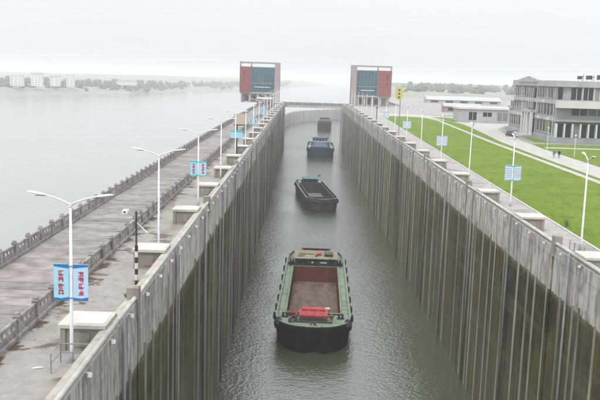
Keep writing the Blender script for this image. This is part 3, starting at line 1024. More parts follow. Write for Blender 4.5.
def barge(name, loc, rz, L, B, zd, rise, hold, mats, label, bul=0.35, floor=0.4):
    """bow at local y=0 pointing to -y; hold = (x half width, y0, y1)"""
    root = empty(name, loc, rz, label, 'barge', 'barges in the lock')
    hb = B / 2
    wt = [(0, 0.24 * hb), (0.25, 0.42 * hb), (0.8, 0.61 * hb), (1.8, 0.80 * hb), (3.4, 0.94 * hb), (6, hb), (L - 6, hb), (L - 3, 0.97 * hb), (L - 1, 0.88 * hb), (L, 0.76 * hb)]
    zt = [(0, zd + rise), (4, zd + rise * 0.45), (9, zd + 0.05), (13, zd), (L - 8, zd), (L, zd + rise * 0.3)]
    ys = [0, 0.25, 0.8, 1.8, 3.4, 6, 9, 13, 18, 24, 30, L - 10, L - 6, L - 3, L - 1, L]
    ys = sorted(set(q for q in ys if 0 <= q <= L))
    hull = MB()
    ring = 6
    for yy in ys:
        wd, zz = interp(wt, yy), interp(zt, yy)
        k = max(0, 1 - yy / 5)
        for (fx, fz, fy) in ((1.0, zz + bul, 0), (1.035, zz - 0.25, -0.05 * k), (1.0, zz - 0.6, 0.1 * k), (0.97 - 0.05 * k, 0.6, 0.12 * k), (0.95 - 0.10 * k, 0.0, 0.25 * k), (0.8 - 0.2 * k, -1.2, 1.2 * k)):
            hull.v.append((-wd * fx, yy + fy, fz))
        for (fx, fz, fy) in ((0.8 - 0.2 * k, -1.2, 1.2 * k), (0.95 - 0.10 * k, 0.0, 0.25 * k), (0.97 - 0.05 * k, 0.6, 0.12 * k), (1.0, zz - 0.6, 0.1 * k), (1.035, zz - 0.25, -0.05 * k), (1.0, zz + bul, 0)):
            hull.v.append((wd * fx, yy + fy, fz))
    n = 12
    for i in range(len(ys) - 1):
        for k in range(n - 1):
            a = i * n + k
            hull.f.append((a, a + 1, a + n + 1, a + n))
    hull.f.append(tuple(range(n - 1, -1, -1)))
    e = (len(ys) - 1) * n
    hull.f.append(tuple(e + k for k in range(n)))
    hull.build('hull', mats['hull'], root)
    # bulwark cap following the sheer
    for s in (-1, 1):
        cap = MB()
        prev = None
        for yy in ys:
            wd, zz = interp(wt, yy), interp(zt, yy) + bul
            o = len(cap.v)
            cap.v += [(s * (wd - 0.28), yy + (0.16 if yy < 1 else 0), zz - 0.03), (s * (wd + 0.05), yy, zz - 0.03), (s * (wd + 0.05), yy, zz + 0.10), (s * (wd - 0.28), yy + (0.16 if yy < 1 else 0), zz + 0.10)]
            if prev is not None:
                for k in range(4):
                    q = (k + 1) % 4
                    f = (prev + k, o + k, o + q, prev + q)
                    cap.f.append(f if s > 0 else f[::-1])
            prev = o
        cap.f += [(0, 1, 2, 3), (prev + 3, prev + 2, prev + 1, prev)]
        cap.build('bulwark_cap', mats['rim'], root)
    # bow cap
    w0, z0 = interp(wt, 0), interp(zt, 0) + bul
    MB().box(-w0 + 0.26, w0 - 0.26, -0.06, 0.22, z0 - 0.03, z0 + 0.10).build('bow_cap', mats['rim'], root)
    # deck in strips round the hold
    hx, h0, h1 = hold
    d = MB()

    def quad(xa0, xa1, ya, xb0, xb1, yb, z_=None):
        za, zb = interp(zt, ya) - 0.02, interp(zt, yb) - 0.02
        d.add([(xa0, ya, za), (xa1, ya, za), (xb1, yb, zb), (xb0, yb, zb)], [(0, 1, 2, 3)])
    cuts = sorted(set(ys + [h0, h1]))
    for a, b in zip(cuts, cuts[1:]):
        wa, wb = interp(wt, a) - 0.05, interp(wt, b) - 0.05
        if a >= h0 and b <= h1:
            quad(-wa, -hx, a, -wb, -hx, b)
            quad(hx, wa, a, hx, wb, b)
        else:
            quad(-wa, wa, a, -wb, wb, b)
    d.build('deck', mats['deck'], root)
    # hold: floor, walls, coaming
    MB().add([(-hx, h0, floor), (hx, h0, floor), (hx, h1, floor), (-hx, h1, floor)], [(0, 1, 2, 3)]).build('hold_floor', mats['floor'], root)
    zc = zd + mats.get('coam', 0.55)
    for (x0, x1, y0, y1) in ((-hx - 0.12, -hx, h0, h1), (hx, hx + 0.12, h0, h1), (-hx - 0.12, hx + 0.12, h0 - 0.12, h0), (-hx - 0.12, hx + 0.12, h1, h1 + 0.12)):
        hw_ = MB().box(x0, x1, y0, y1, floor, zc).build('hold_wall', mats['hold'], root)
        MB().box(x0 - 0.05, x1 + 0.05, y0 - 0.05, y1 + 0.05, zc + 0.002, zc + 0.09).build('coaming_cap', mats['coamcap'], hw_)
    # frames inside the hold
    rib = MB()
    nrib = 9
    for k in range(1, nrib):
        yy = h0 + (h1 - h0) * k / nrib
        rib = MB().box(-hx + 0.003, -hx + 0.16, yy - 0.08, yy + 0.08, floor, zc - 0.15)
        rib.build('hold_frame', mats['hold'], root)
        MB().box(hx - 0.16, hx - 0.003, yy - 0.08, yy + 0.08, floor, zc - 0.15).build('hold_frame', mats['hold'], root)
    return root, wt, zt


def bollards(root, pts, mat='rubber'):
    bm_ = MB().tube([(0, 0, 0), (0, 0, 0.5), (0, 0, 0.52), (0, 0, 0.62)], [0.14, 0.13, 0.2, 0.2], 8)
    bm_.tube([(0.55, 0, 0), (0.55, 0, 0.5), (0.55, 0, 0.52), (0.55, 0, 0.62)], [0.14, 0.13, 0.2, 0.2], 8)
    bm_.box(-0.3, 0.85, -0.2, 0.2, 0, 0.06)
    me = bm_.mesh('bollard', mat)
    for p in pts:
        put(me, 'bollard', root, p)


# --- barge 1: black hull, mint deck, open rust-red hold
mats1 = dict(hull='hull_black', rim='deck_mint', deck='deck_mint', floor='hold_floor', hold='rust_red', coamcap='deck_mint', coam=0.35)
b1, wt, zt = barge('barge', (2.5, 108.9, 0), R(-1.45), 41.5, 11.5, 3.0, 0.75, (4.25, 7.4, 31.0), mats1,
                   'nearest barge with black hull, mint green deck and empty red hold')
b1.scale.y = 1.28
tm = MB().torus((0, 0, 0), 0.42, 0.19, 'x').mesh('tyre_fender', 'rubber', True)
for s in (-1, 1):
    for yy in (6.5, 10.5, 15.0, 20.0, 25.5, 31.0, 36.0):
        put(tm, 'tyre_fender', b1, (s * (interp(wt, yy) + 0.24), yy, interp(zt, yy) - 0.15)).scale.y = 0.78
    MB().blob((s * 5.2, 3.2, 3.30), 0.65, 1.25, 0.80, 3, amp=0.15).build('bow_fender', 'rubber', b1, smooth=True)
bollards(b1, [(-4.6, 5.6, 3.33), (3.9, 5.6, 3.33), (-5.0, 34.5, 3.0), (4.3, 34.5, 3.0), (-0.3, 0.95, 3.72)])
# windlass at the bow
wl = MB()
wl.prism_x([(3.75, 4.05), (4.15, 4.0), (4.15, 4.22), (3.75, 4.32)], -2.15, 2.2)
wl.prism_x([(5.1, 4.55), (5.6, 4.75), (5.6, 4.95), (5.1, 4.78)], -1.75, 1.8)
for x in (-1.95, -0.7, 0.7, 1.95):
    wl.prism_x([(3.85, 4.03), (5.3, 4.53), (5.3, 4.70), (3.85, 4.22)], x - 0.16, x + 0.16)
wl.prism_x([(4.16, 4.20), (5.1, 4.50), (5.1, 4.56), (4.16, 4.26)], -1.75, 1.75)
for x in (-2.05, 2.05):
    wl.prism_x([(3.9, 3.3), (5.4, 3.3), (5.35, 4.5), (3.9, 4.02)], x - 0.06, x + 0.06)
win = wl.build('windlass_frame', 'bright_red', b1)
MB().box(-1.8, 1.8, 3.6, 5.5, 3.3, 4.0).box(-2.5, 2.9, 3.2, 3.6, 3.3, 3.6).build('windlass_shade_body', 'dark_metal', win)  # dark body and front strip, also painting the shade under the frame
for x in (-1.0, 0.2, 1.2):
    MB().tube([(x - 0.3, 4.6, 4.05), (x + 0.3, 4.6, 4.05)], 0.36, 12).build('gear_drum', 'dark_metal' if x < 0.5 else 'rust_red', win)
MB().tube([(-2.9, 4.6, 3.95), (3.2, 4.6, 3.95)], 0.14, 8).build('shaft', 'dark_metal', win)
for x in (-2.55, 2.75):
    MB().tube([(x - 0.22, 4.6, 3.95), (x + 0.22, 4.6, 3.95)], 0.42, 12).build('warping_drum', 'rust_red', win)
MB().box(-0.2, 2.5, 5.8, 6.35, 4.55, 4.68).build('tool_tray', 'boat_white', win)
MB().tube([(-0.1, 6.1, 3.3), (-0.1, 6.1, 4.6)], 0.05, 6).build('tray_leg', 'bright_red', win)
MB().tube([(2.4, 6.1, 3.3), (2.4, 6.1, 4.6)], 0.05, 6).build('tray_leg', 'bright_red', win)
MB().box(-1.9, -1.0, 5.9, 6.9, 3.25, 3.9).build('engine_box', 'rust_red', b1)
MB().box(-3.9, -2.4, 6.2, 7.3, 3.25, 3.75).build('hatch', 'rust_red', b1)
m = MB()
for k in range(5):
    m.torus((-3.1 + 0.05 * k, 3.6, 3.62 + 0.09 * k), 0.6 - 0.03 * k, 0.07, 'z', 16, 5)
m.build('rope_coil', 'hull_grey', b1)
m = MB()
for k in range(14):
    y_ = 4.0 - 0.27 * k
    m.torus((0.15, y_, 3.62 + 0.015 * (14 - k) * 0.2), 0.13, 0.04, 'x' if k % 2 else 'z', 8, 5)
m.build('anchor_chain', 'dark_metal', b1)
MB().tube([(-0.35, 0.45, 3.7), (-0.35, 0.45, 4.5)], 0.10, 8).build('bow_post', 'cream', b1)
MB().tube([(0.45, 0.45, 3.7), (0.45, 0.45, 4.5)], 0.10, 8).build('bow_post', 'cream', b1)
MB().tube([(-0.6, 0.45, 4.15), (0.7, 0.45, 4.15)], 0.07, 8).build('bow_crossbar', 'cream', b1)
# rear cabin: dark green front, cream roof with clutter, grey awning
cab = MB().box(-4.0, 4.0, 32.2, 37.6, 2.98, 4.55).build('cabin', 'dark_green', b1)
MB().bbox(-4.35, 4.35, 31.95, 37.85, 4.552, 4.70, 0.03).build('cabin_roof', 'cream', cab)
MB().box(0.9, 2.2, 32.17, 32.198, 3.7, 4.0).build('name_plate', 'boat_white', cab)
MB().tube([(-0.6, 32.19, 3.85), (-0.6, 32.05, 3.85)], 0.2, 10).build('floodlight', 'boat_white', cab)
for x in (-3.0, -2.0, 3.2):
    MB().box(x - 0.3, x + 0.3, 32.17, 32.198, 3.5, 4.1).build('window', 'window_glass', cab)
MB().box(-3.0, -0.4, 34.6, 36.0, 4.71, 4.95).build('roof_hatch', 'cream', cab)
MB().bbox(0.3, 1.1, 34.0, 35.6, 4.71, 5.15, 0.05).build('red_crate', 'bright_red', cab)
MB().bbox(-0.1, 0.4, 33.3, 34.0, 4.71, 5.0, 0.05).build('red_can', 'rust_red', cab)
MB().bbox(1.7, 3.4, 33.4, 35.4, 4.71, 5.25, 0.1).build('gear_pile', 'dark_metal', cab)
m = MB()
for k in range(6):
    m.tube([(-3.6 + 0.2 * k, 33.0, 4.76 + 0.05 * (k % 2)), (-2.9 + 0.3 * k, 36.4, 4.77 + 0.05 * (k % 2))], 0.05, 5)
m.build('pipes', 'steel_grey', cab)
aft = MB().box(-2.75, 2.75, 38.65, 41.2, 2.98, 4.95).build('aft_cabin', 'cream', b1)
MB().bbox(-3.05, 3.05, 37.9, 41.7, 5.0, 5.14, 0.03).build('aft_roof', 'grey_roof', aft)
for x in (-1.7, 0, 1.7):
    MB().box(x - 0.5, x + 0.5, 38.61, 38.647, 4.72, 4.93).build('window', 'window_glass', aft)
for (x, yy) in ((-2.9, 38.1), (2.9, 38.1)):
    MB().tube([(x, yy, 4.70), (x, yy, 5.0)], 0.05, 6).build('roof_post', 'steel_grey', aft)
for s in (-1, 1):
    pts = [(s * 4.9, 31.5, 3.1), (s * 4.95, 32.5, 4.1), (s * 4.9, 36.5, 4.1), (s * 4.3, 39.8, 4.1), (s * 4.2, 40.2, 3.1)]
    MB().tube(pts, 0.06, 6).build('stern_rail', 'hull_black', b1)
    MB().tube([(s * 4.92, 34.5, 3.0), (s * 4.92, 34.5, 4.1)], 0.05, 6).build('rail_post', 'hull_black', b1)
    m = MB()
    for k in range(3):
        m.torus((s * 4.75, 33.3, 3.1 + 0.12 * k), 0.55, 0.08, 'z', 14, 5)
    m.build('rope_coil', 'rubber', b1)

# --- barge 2: dark grey, lying askew
mats2 = dict(hull='hull_grey', rim='rim_worn', deck='hull_grey', floor='hold_dust', hold='hold_dark', coamcap='hull_grey', coam=0.9)
b2, wt2, zt2 = barge('barge', (7.3, 230.5, 0), R(5.6), 37.0, 9.9, 2.9, 0.3, (3.6, 4.5, 30.0), mats2,
                     'second barge, dark grey with worn pale rim, lying askew in the chamber', bul=0.8)
b2.scale.y = 1.24
for s in (-1, 1):
    for yy in (3.0, 9, 15, 21, 27, 33):
        put(tm, 'tyre_fender', b2, (s * (interp(wt2, yy) + 0.22), yy, 2.9))
wh = MB().box(-2.3, 2.3, 31.0, 34.5, 2.9, 5.0).build('wheelhouse', 'teal_paint', b2)
MB().bbox(-2.6, 2.6, 30.6, 34.9, 5.002, 5.2, 0.03).build('roof', 'teal_paint', wh)
for x in (-1.5, 0, 1.5):
    MB().box(x - 0.55, x + 0.55, 30.96, 30.997, 4.0, 4.8).build('window', 'window_glass', wh)
MB().box(-2.3, 2.3, 30.95, 30.995, 3.2, 3.75).build('white_band', 'boat_white', wh)
MB().tube([(2.9, 33, 2.9), (2.9, 33, 6.4)], 0.06, 6).build('mast', 'steel_grey', b2)
MB().box(2.95, 3.7, 32.98, 33.02, 5.6, 6.2).build('flag', 'bright_red', b2)
MB().box(-3.9, -2.9, 33, 34.5, 2.9, 3.9).build('locker', 'boat_white', b2)
MB().box(3.0, 3.9, 31.8, 33.5, 2.9, 4.0).build('locker', 'boat_white', b2)
bollards(b2, [(-3.2, 2.2, 3.1), (2.4, 2.2, 3.1)])

# --- barge 3: broad navy hull head-on
mats3 = dict(hull='navy_paint', rim='hull_black', deck='hull_grey', floor='hold_dark', hold='navy_paint', coamcap='boat_white', coam=1.2)
b3, wt3, zt3 = barge('barge', (9.7, 390.5, 0), R(-1.0), 44.0, 13.6, 4.0, 0.4, (5.0, 6.0, 34.0), mats3,
                     'third barge, broad navy hull seen head-on with blue tarpaulin cargo', bul=0.5)
tp = MB()
nx, ny = 14, 24
for j in range(ny + 1):
    for i in range(nx + 1):
        x = -4.9 + 9.8 * i / nx
        yy = 6.2 + 27.5 * j / ny
        hgt = 4.0 + 1.7 * (1 - (x / 4.9) ** 4) * (1 - ((yy - 20) / 13.8) ** 6) + 0.3 * mnoise.noise(Vector((x * 0.5, yy * 0.4, 2)))
        tp.v.append((x, yy, hgt))
for j in range(ny):
    for i in range(nx):
        a = j * (nx + 1) + i
        tp.f.append((a, a + 1, a + nx + 2, a + nx + 1))
tp.build('tarpaulin', 'blue_tarp', b3)
wh = MB().box(-4.2, 4.2, 35.2, 40.5, 4.0, 7.4).build('wheelhouse', 'boat_white', b3)
MB().bbox(-4.6, 4.6, 34.7, 41.0, 7.402, 7.65, 0.05).build('roof', 'teal_paint', wh)
for k in range(5):
    MB().box(-3.9 + 1.6 * k, -2.6 + 1.6 * k, 35.15, 35.197, 5.9, 7.0).build('window', 'window_glass', wh)
for s in (-1, 1):
    MB().bbox(s * 5.6 - 0.45, s * 5.6 + 0.45, 3.5, 8.0, 4.3, 5.5, 0.05).build('side_locker', 'boat_white', b3)
    MB().blob((s * 6.5, 3.4, 4.0), 0.6, 1.2, 0.7, 4, amp=0.1).build('bow_fender', 'rubber', b3, smooth=True)
MB().tube([(-4.0, 2.2, 4.3), (-4.0, 2.2, 8.8)], 0.09, 6).build('mast', 'steel_grey', b3)
bollards(b3, [(-2.5, 2.0, 4.4), (2.0, 2.0, 4.4)])

# --- barge 4: far, beyond the open gate
mats4 = dict(hull='hull_black', rim='hull_black', deck='hull_grey', floor='hold_dark', hold='hold_dark', coamcap='hull_grey', coam=1.6)
b4, wt4, zt4 = barge('barge', (17.0, 594, 0), R(-2), 40.0, 10.6, 4.6, 0.6, (4.2, 5.0, 30.0), mats4,
                     'farthest barge, dark and hazy, beyond the open lock gate', bul=0.8)
wh = MB().box(-3.9, 3.9, 31, 36, 4.6, 8.6).build('wheelhouse', 'hull_grey', b4)
MB().bbox(-4.2, 4.2, 30.6, 36.4, 8.602, 8.85, 0.05).build('roof', 'grey_roof', wh)
for k in range(4):
    MB().box(-3.4 + 1.8 * k, -2.1 + 1.8 * k, 30.95, 30.997, 7.0, 8.2).build('window', 'window_glass', wh)
MB().box(-4.1, 4.1, 5.1, 29.9, 5.0, 7.4).build('cargo', 'hold_dark', b4)

# ------------------------------------------------------------------ far lock head: gate bridge and control towers
br_ = empty('gate_bridge', (0, YEND + 4, DZ), 0, 'concrete road bridge spanning the far end of the chamber', 'bridge')
MB().box(XL - 1, XR + 4, -1.0, 6.5, -1.6, 0.6).build('beam', 'guide_concrete', br_)
MB().box(XL - 1, XR + 4, -1.2, -1.003, 0.1, 1.15).build('parapet', 'steel_grey', br_)
MB().box(XL - 1, XR + 4, 6.503, 6.7, 0.1, 1.15).build('parapet', 'box_concrete', br_)
for k in range(9):
    x = XL + 1.6 + k * 3.9
    MB().box(x - 0.2, x + 0.2, -1.35, -1.21, -1.5, 1.25).build('rib', 'guide_concrete', br_)
for k in range(4):
    x = XL + 4 + k * 8.4
    MB().tube([(x, 1.5, 0.6), (x, 1.5, 4.2)], 0.10, 6).build('rail_lamp', 'white_metal', br_)


def tower(side):
    s = 1 if side == 'left' else -1
    # built for the left tower; x runs from river side (-) to chamber side (+)
    cx = -24.9 if side == 'left' else 39.2
    top = 23.0
    base = 5.6
    root = empty('control_tower', (cx, 455, DZ), 0, '%s lock control tower with red panels and teal glass on pale frame' % side, 'tower')
    hw = 11.4

    def bx(m, x0, x1, y0, y1, z0, z1):
        if s < 0:
            x0, x1 = -x1, -x0
        return m.box(x0, x1, y0, y1, z0, z1)
    roofz = top - 2.7
    redx = -5.1 if side == 'left' else -3.75
    r = bx(MB(), -hw, redx, 0.3, 14, base, roofz).build('red_wall', 'panel_red', root)
    m = MB()
    for zz in [base + 1.8 * k for k in range(1, 8) if base + 1.8 * k < roofz - 0.5]:
        bx(m, -hw + 0.05, redx - 0.05, 0.24, 0.297, zz - 0.04, zz + 0.04)
    m.build('panel_joint', 'rust_red', r)
    bx(MB(), -hw + 2.2, -hw + 2.8, 0.2, 0.296, base + 6, base + 8).build('window', 'window_glass', r)
    bx(MB(), -hw + 2.2, -hw + 2.8, 0.2, 0.296, base + 10, base + 12).build('window', 'window_glass', r)
    bx(MB(), redx + 0.003, 8.5, 0.8, 13.5, base, roofz).build('core', 'facade_grey', root)
    # glass panes, each between mullions
    nxp, nzp = 6, 5
    gx0, gx1 = redx + 0.25, 8.4
    for i in range(nxp):
        for j in range(nzp):
            a = gx0 + (gx1 - gx0) * i / nxp
            b = gx0 + (gx1 - gx0) * (i + 1) / nxp
            z0 = base + 0.5 + (roofz - base - 0.8) * j / nzp
            z1 = base + 0.5 + (roofz - base - 0.8) * (j + 1) / nzp
            bx(MB(), a + 0.06, b - 0.06, 0.72, 0.797, z0 + 0.06, z1 - 0.06).build('pane', 'curtain_glass', root)
    m = bx(MB(), redx + 0.3, 8.4, 0.45, 0.715, base + 5.2, base + 5.5)
    m.build('sun_shade', 'frame_grey', root)
    bx(MB(), redx + 2.2, 6.0, 0.3, 0.71, base + 3.0, base + 3.5).build('glass_white_bar', 'boat_white', root)  # plain white bar in front of the glass
    # chamber-side pillar and roof frame
    bx(MB(), 8.6, hw, 0, 3.0, 0, top).build('pillar', 'frame_grey', root)
    bx(MB(), 8.6, hw, 11, 14, 0, top).build('pillar', 'frame_grey', root)
    bx(MB(), -hw, hw - 0.003, 0.003, 1.2, top - 0.75, top - 0.003).build('roof_beam', 'frame_grey', root)
    bx(MB(), -hw, hw - 0.003, 12.8, 13.997, top - 0.75, top - 0.003).build('roof_beam', 'frame_grey', root)
    bx(MB(), -hw, -hw + 1.2, 1.203, 12.797, top - 0.75, top - 0.003).build('roof_beam', 'frame_grey', root)
    for x in (-hw, redx):
        bx(MB(), x + 0.02, x + 0.8, 0.1, 1.0, roofz, top - 0.752).build('roof_post', 'frame_grey', root)
    # open base storey
    for i in range(5):
        x = -hw + 1.3 + i * 4.6
        bx(MB(), x - 0.5, x + 0.5, 1.0, 2.0, 0, base).build('column', 'brick_pink' if i == 0 else 'facade_pale', root)
    bx(MB(), -hw + 1, 8.0, 2.2, 12.0, 0, base - 0.503).build('base_wall', 'brick_pink', root)
    for i in range(4):
        bx(MB(), -hw + 3 + i * 4.3, -hw + 5 + i * 4.3, 2.1, 2.197, 1.0, base - 1.6).build('window', 'window_glass', root)
    bx(MB(), -hw + 0.2, 8.58, 0.6, 13.0, base - 0.5, base - 0.004).build('floor_slab', 'facade_pale', root)
    return root


tower('left')
tower('right')

# low pink service block and its roof gear next to the left tower
r_ = empty('service_building', (-20.4, 398, DZ), 0, 'low pinkish service building on the far end of the left pier', 'building')
MB().box(-2.8, 4.6, 0, 30, 0, 3.6).build('wall', 'brick_pink', r_)
MB().box(-3.1, 4.9, -0.4, 30.4, 3.603, 3.95).build('roof', 'facade_pale', r_)
for x in (-1.6, 0.9, 3.2):
    MB().box(x - 0.6, x + 0.6, -0.06, -0.003, 1.1, 2.5).build('window', 'window_glass', r_)

# curved guide wall in the approach channel beyond the gate
g = empty('guide_wall', (0, 0, 0), 0, 'pale curved guide wall in the approach channel beyond the gate', 'wall')
pts = GW
for (a, b) in zip(pts, pts[1:]):
    dx, dy = b[0] - a[0], b[1] - a[1]
    l = math.hypot(dx, dy)
    nx_, ny_ = dy / l, -dx / l
    q = [(a[0], a[1]), (b[0], b[1]), (b[0] - nx_ * 2.2, b[1] - ny_ * 2.2), (a[0] - nx_ * 2.2, a[1] - ny_ * 2.2)]
    MB().prism(q[::-1], -2, 9.8).build('wall_segment', 'guide_concrete', g)
    for k in range(max(1, int(l / 8))):
        f = (k + 0.5) / max(1, int(l / 8))
        px_, py_ = a[0] + dx * f, a[1] + dy * f
        MB().box(px_ - 0.5, px_ + 0.5, py_ - 0.5, py_ + 0.5, -2, 10.6).build('pier', 'facade_pale', g)

# ------------------------------------------------------------------ office building on the right
ob = empty('office_building', (67.8, 212.3, DZ), 0, 'grey three-storey office building with dark windows beyond the lawn', 'building')
ob.scale = (1.13, 1.445, 1.12)
MB().box(0.3, 40, 0.3, 33.5, 0, 6.6).box(0.3, 40, 0.3, 30.0, 6.6, 13.2).build('wall', 'facade_grey', ob)
MB().bbox(-0.25, 40.3, -0.25, 30.4, 13.203, 14.7, 0.1).build('parapet', 'facade_pale', ob)
MB().box(-0.1, 40, 30.403, 33.9, 6.603, 7.3).build('lower_roof', 'facade_pale', ob)
MB().box(-0.35, 40.2, -0.35, 33.9, 0, 1.15).build('plinth', 'facade_grey', ob)
# west face: piers, floor bands, windows
wins = [(1.2, 11.2, 2.0, 4.7), (1.2, 11.2, 6.2, 8.9), (1.8, 12.4, 10.4, 12.9), (19.6, 28.8, 10.4, 12.9), (22.8, 32.5, 2.2, 4.6), (22.8, 32.5, 7.2, 8.8)]
for (y0, y1, z0, z1) in wins:
    n = max(2, int((y1 - y0) / 1.75))
    for k in range(n):
        a = y0 + (y1 - y0) * k / n + 0.28
        b = y0 + (y1 - y0) * (k + 1) / n - 0.10
        wn = MB().box(0.18, 0.297, a, b, z0, z1).build('window', 'window_glass', ob)
        MB().box(0.05, 0.177, a - 0.10, a - 0.003, z0, z1).box(0.10, 0.177, a, b, z0 - 0.12, z0 - 0.004).build('window_frame', 'facade_white', wn)
for z0, z1 in ((5.0, 5.9), (9.1, 10.1)):
    MB().box(-0.05, 0.297, 0.3, 33.5 if z0 < 6 else 30, z0, z1).build('floor_band', 'facade_pale', ob)
# entrance bay with pediment
MB().box(-1.2, 0.296, 12.6, 19.6, 6.3, 7.0).build('portal_beam', 'facade_pale', ob)
for yy in (12.9, 15.4, 17.0, 19.3):
    MB().box(-1.15, -0.55, yy - 0.35, yy + 0.35, 0, 6.297).build('portal_column', 'facade_white', ob)
MB().box(-0.1, 0.29, 13.3, 19.0, 1.2, 6.2).build('entrance_glass', 'window_glass', ob)
MB().box(-0.1, 0.29, 13.5, 18.8, 7.3, 9.0).build('window', 'window_glass', ob)
MB().box(-0.1, 0.29, 13.5, 18.8, 10.3, 12.6).build('window', 'window_glass', ob)
for yy in (14.8, 16.15, 17.5):
    MB().box(-0.2, -0.105, yy - 0.1, yy + 0.1, 7.3, 12.6).build('mullion', 'facade_white', ob)
MB().prism_x([(11.4, 14.2), (25.5, 14.2), (25.5, 14.75), (18.0, 15.75), (11.4, 14.75)], -0.5, 0.6).build('pediment', 'facade_pale', ob)
MB().box(-3.0, -0.4, 12.2, 20.0, 0, 0.5).box(-3.5, -3.0, 12.2, 20, 0, 0.25).build('steps', 'road_concrete', ob)
# south face
for k in range(9):
    x0 = 3.6 + k * 2.75
    wn = MB().box(x0, x0 + 2.3, 0.16, 0.297, 10.2, 13.0).build('window', 'window_glass', ob)
    MB().box(x0 + 1.1, x0 + 1.2, 0.10, 0.157, 10.2, 13.0).build('window_frame', 'facade_white', wn)
    MB().box(x0 + 2.3, x0 + 2.75, 0.0, 0.296, 10.0, 13.2).build('pier', 'facade_pale', ob)
MB().box(0.45, 1.5, 0.16, 0.297, 10.2, 13.0).build('window', 'window_glass', ob)
MB().box(-0.02, 40, -0.02, 0.10, 9.95, 10.15).build('sill_band', 'facade_pale', ob)
MB().box(0.0, 40, -1.6, 0.29, 8.25, 9.9).build('canopy', 'facade_white', ob)
for k in range(8):
    x0 = 4.1 + k * 4.05
    wn = MB().box(x0, x0 + 3.5, 0.16, 0.297, 6.5, 8.2).build('window', 'window_glass', ob)
    MB().box(x0 + 1.7, x0 + 1.8, 0.10, 0.157, 6.5, 8.2).build('window_frame', 'facade_white', wn)
MB().box(-0.02, 40, -0.15, 0.294, 4.95, 5.45).build('floor_band', 'facade_pale', ob)
MB().box(0.3, 40, -0.4, 0.29, 4.5, 4.95).build('floor_band', 'dark_green', ob)
for k in range(10):
    x0 = 0.6 + k * 1.9
    w_ = 1.35 if k != 5 else 1.7
    MB().box(x0, x0 + 1.5, 0.10, 0.292, 1.2, 4.45).build('window', 'window_glass', ob)
    MB().box(x0 - 0.36, x0, -0.5, 0.29, 1.15, 4.498).build('column', 'facade_white', ob)
MB().box(19.6, 40, -0.3, 0.29, 1.2, 4.4).build('wall', 'facade_pale', ob)
for yy, zz in ((3.0, 5.05), (9.4, 5.05), (24.0, 5.05), (28.6, 9.15), (6.5, 9.15)):
    MB().bbox(-0.5, -0.06, yy, yy + 0.6, zz, zz + 0.7, 0.03).build('air_conditioner', 'facade_white', ob)
for yy in (0.8, 12.0, 22.0):
    MB().tube([(-0.12, yy, 1.2), (-0.12, yy, 13.1)], 0.06, 6).build('downpipe', 'facade_white', ob)
# dark equipment standing on the roof
for k, (x, w_) in enumerate(((75.4, 1.1), (78.0, 1.5), (80.6, 0.9))):
    r_ = empty('roof_equipment', (x, 216.5, DZ + 16.46), 0, '%s cluster of dark equipment on the office building roof' % ['left', 'middle', 'right'][k], 'roof equipment', 'equipment on the office roof')
    MB().bbox(-w_ * 0.6, w_ * 0.3, 0, 1.2, 0.5, 1.35 + 0.2 * k, 0.06).build('unit', 'dark_metal', r_)
    for sx_ in (-0.55, 0.25):
        MB().tube([(sx_ * w_, 0.2, 0), (sx_ * w_, 0.2, 0.5)], 0.06, 6).build('leg', 'steel_grey', r_)
    MB().tube([(w_ * 0.6, 0.3, 0), (w_ * 0.6, 0.3, 1.9 - 0.3 * k)], 0.07, 6).build('pipe', 'dark_metal', r_)
    MB().tube([(w_ * 0.3, 0.3, 1.1), (w_ * 0.8, 0.3, 1.2)], 0.09, 6).build('pipe', 'dark_metal', r_)

# low white building behind it
lb = empty('low_building', (60.2, 305, DZ), 0, 'long low white building with dark windows left of the office building', 'building')
lb.scale = (1.13, 1.2, 1.13)
MB().box(0, 40, 0, 9, 0, 4.5).build('wall', 'facade_pale', lb)
MB().bbox(-0.4, 40.4, -0.5, 9.4, 4.503, 5.2, 0.05).build('roof', 'facade_white', lb)
for (x0, x1, z0, z1) in ((3.6, 6.2, 0.8, 3.5), (8.4, 11.4, 2.1, 3.5), (13.3, 16.8, 0.8, 3.5), (19, 22, 2.0, 3.5)):
    wn = MB().box(x0, x1, -0.06, -0.003, z0, z1).build('window', 'window_glass', lb)
    MB().box((x0 + x1) / 2 - 0.06, (x0 + x1) / 2 + 0.06, -0.09, -0.063, z0, z1).build('window_frame', 'facade_white', wn)


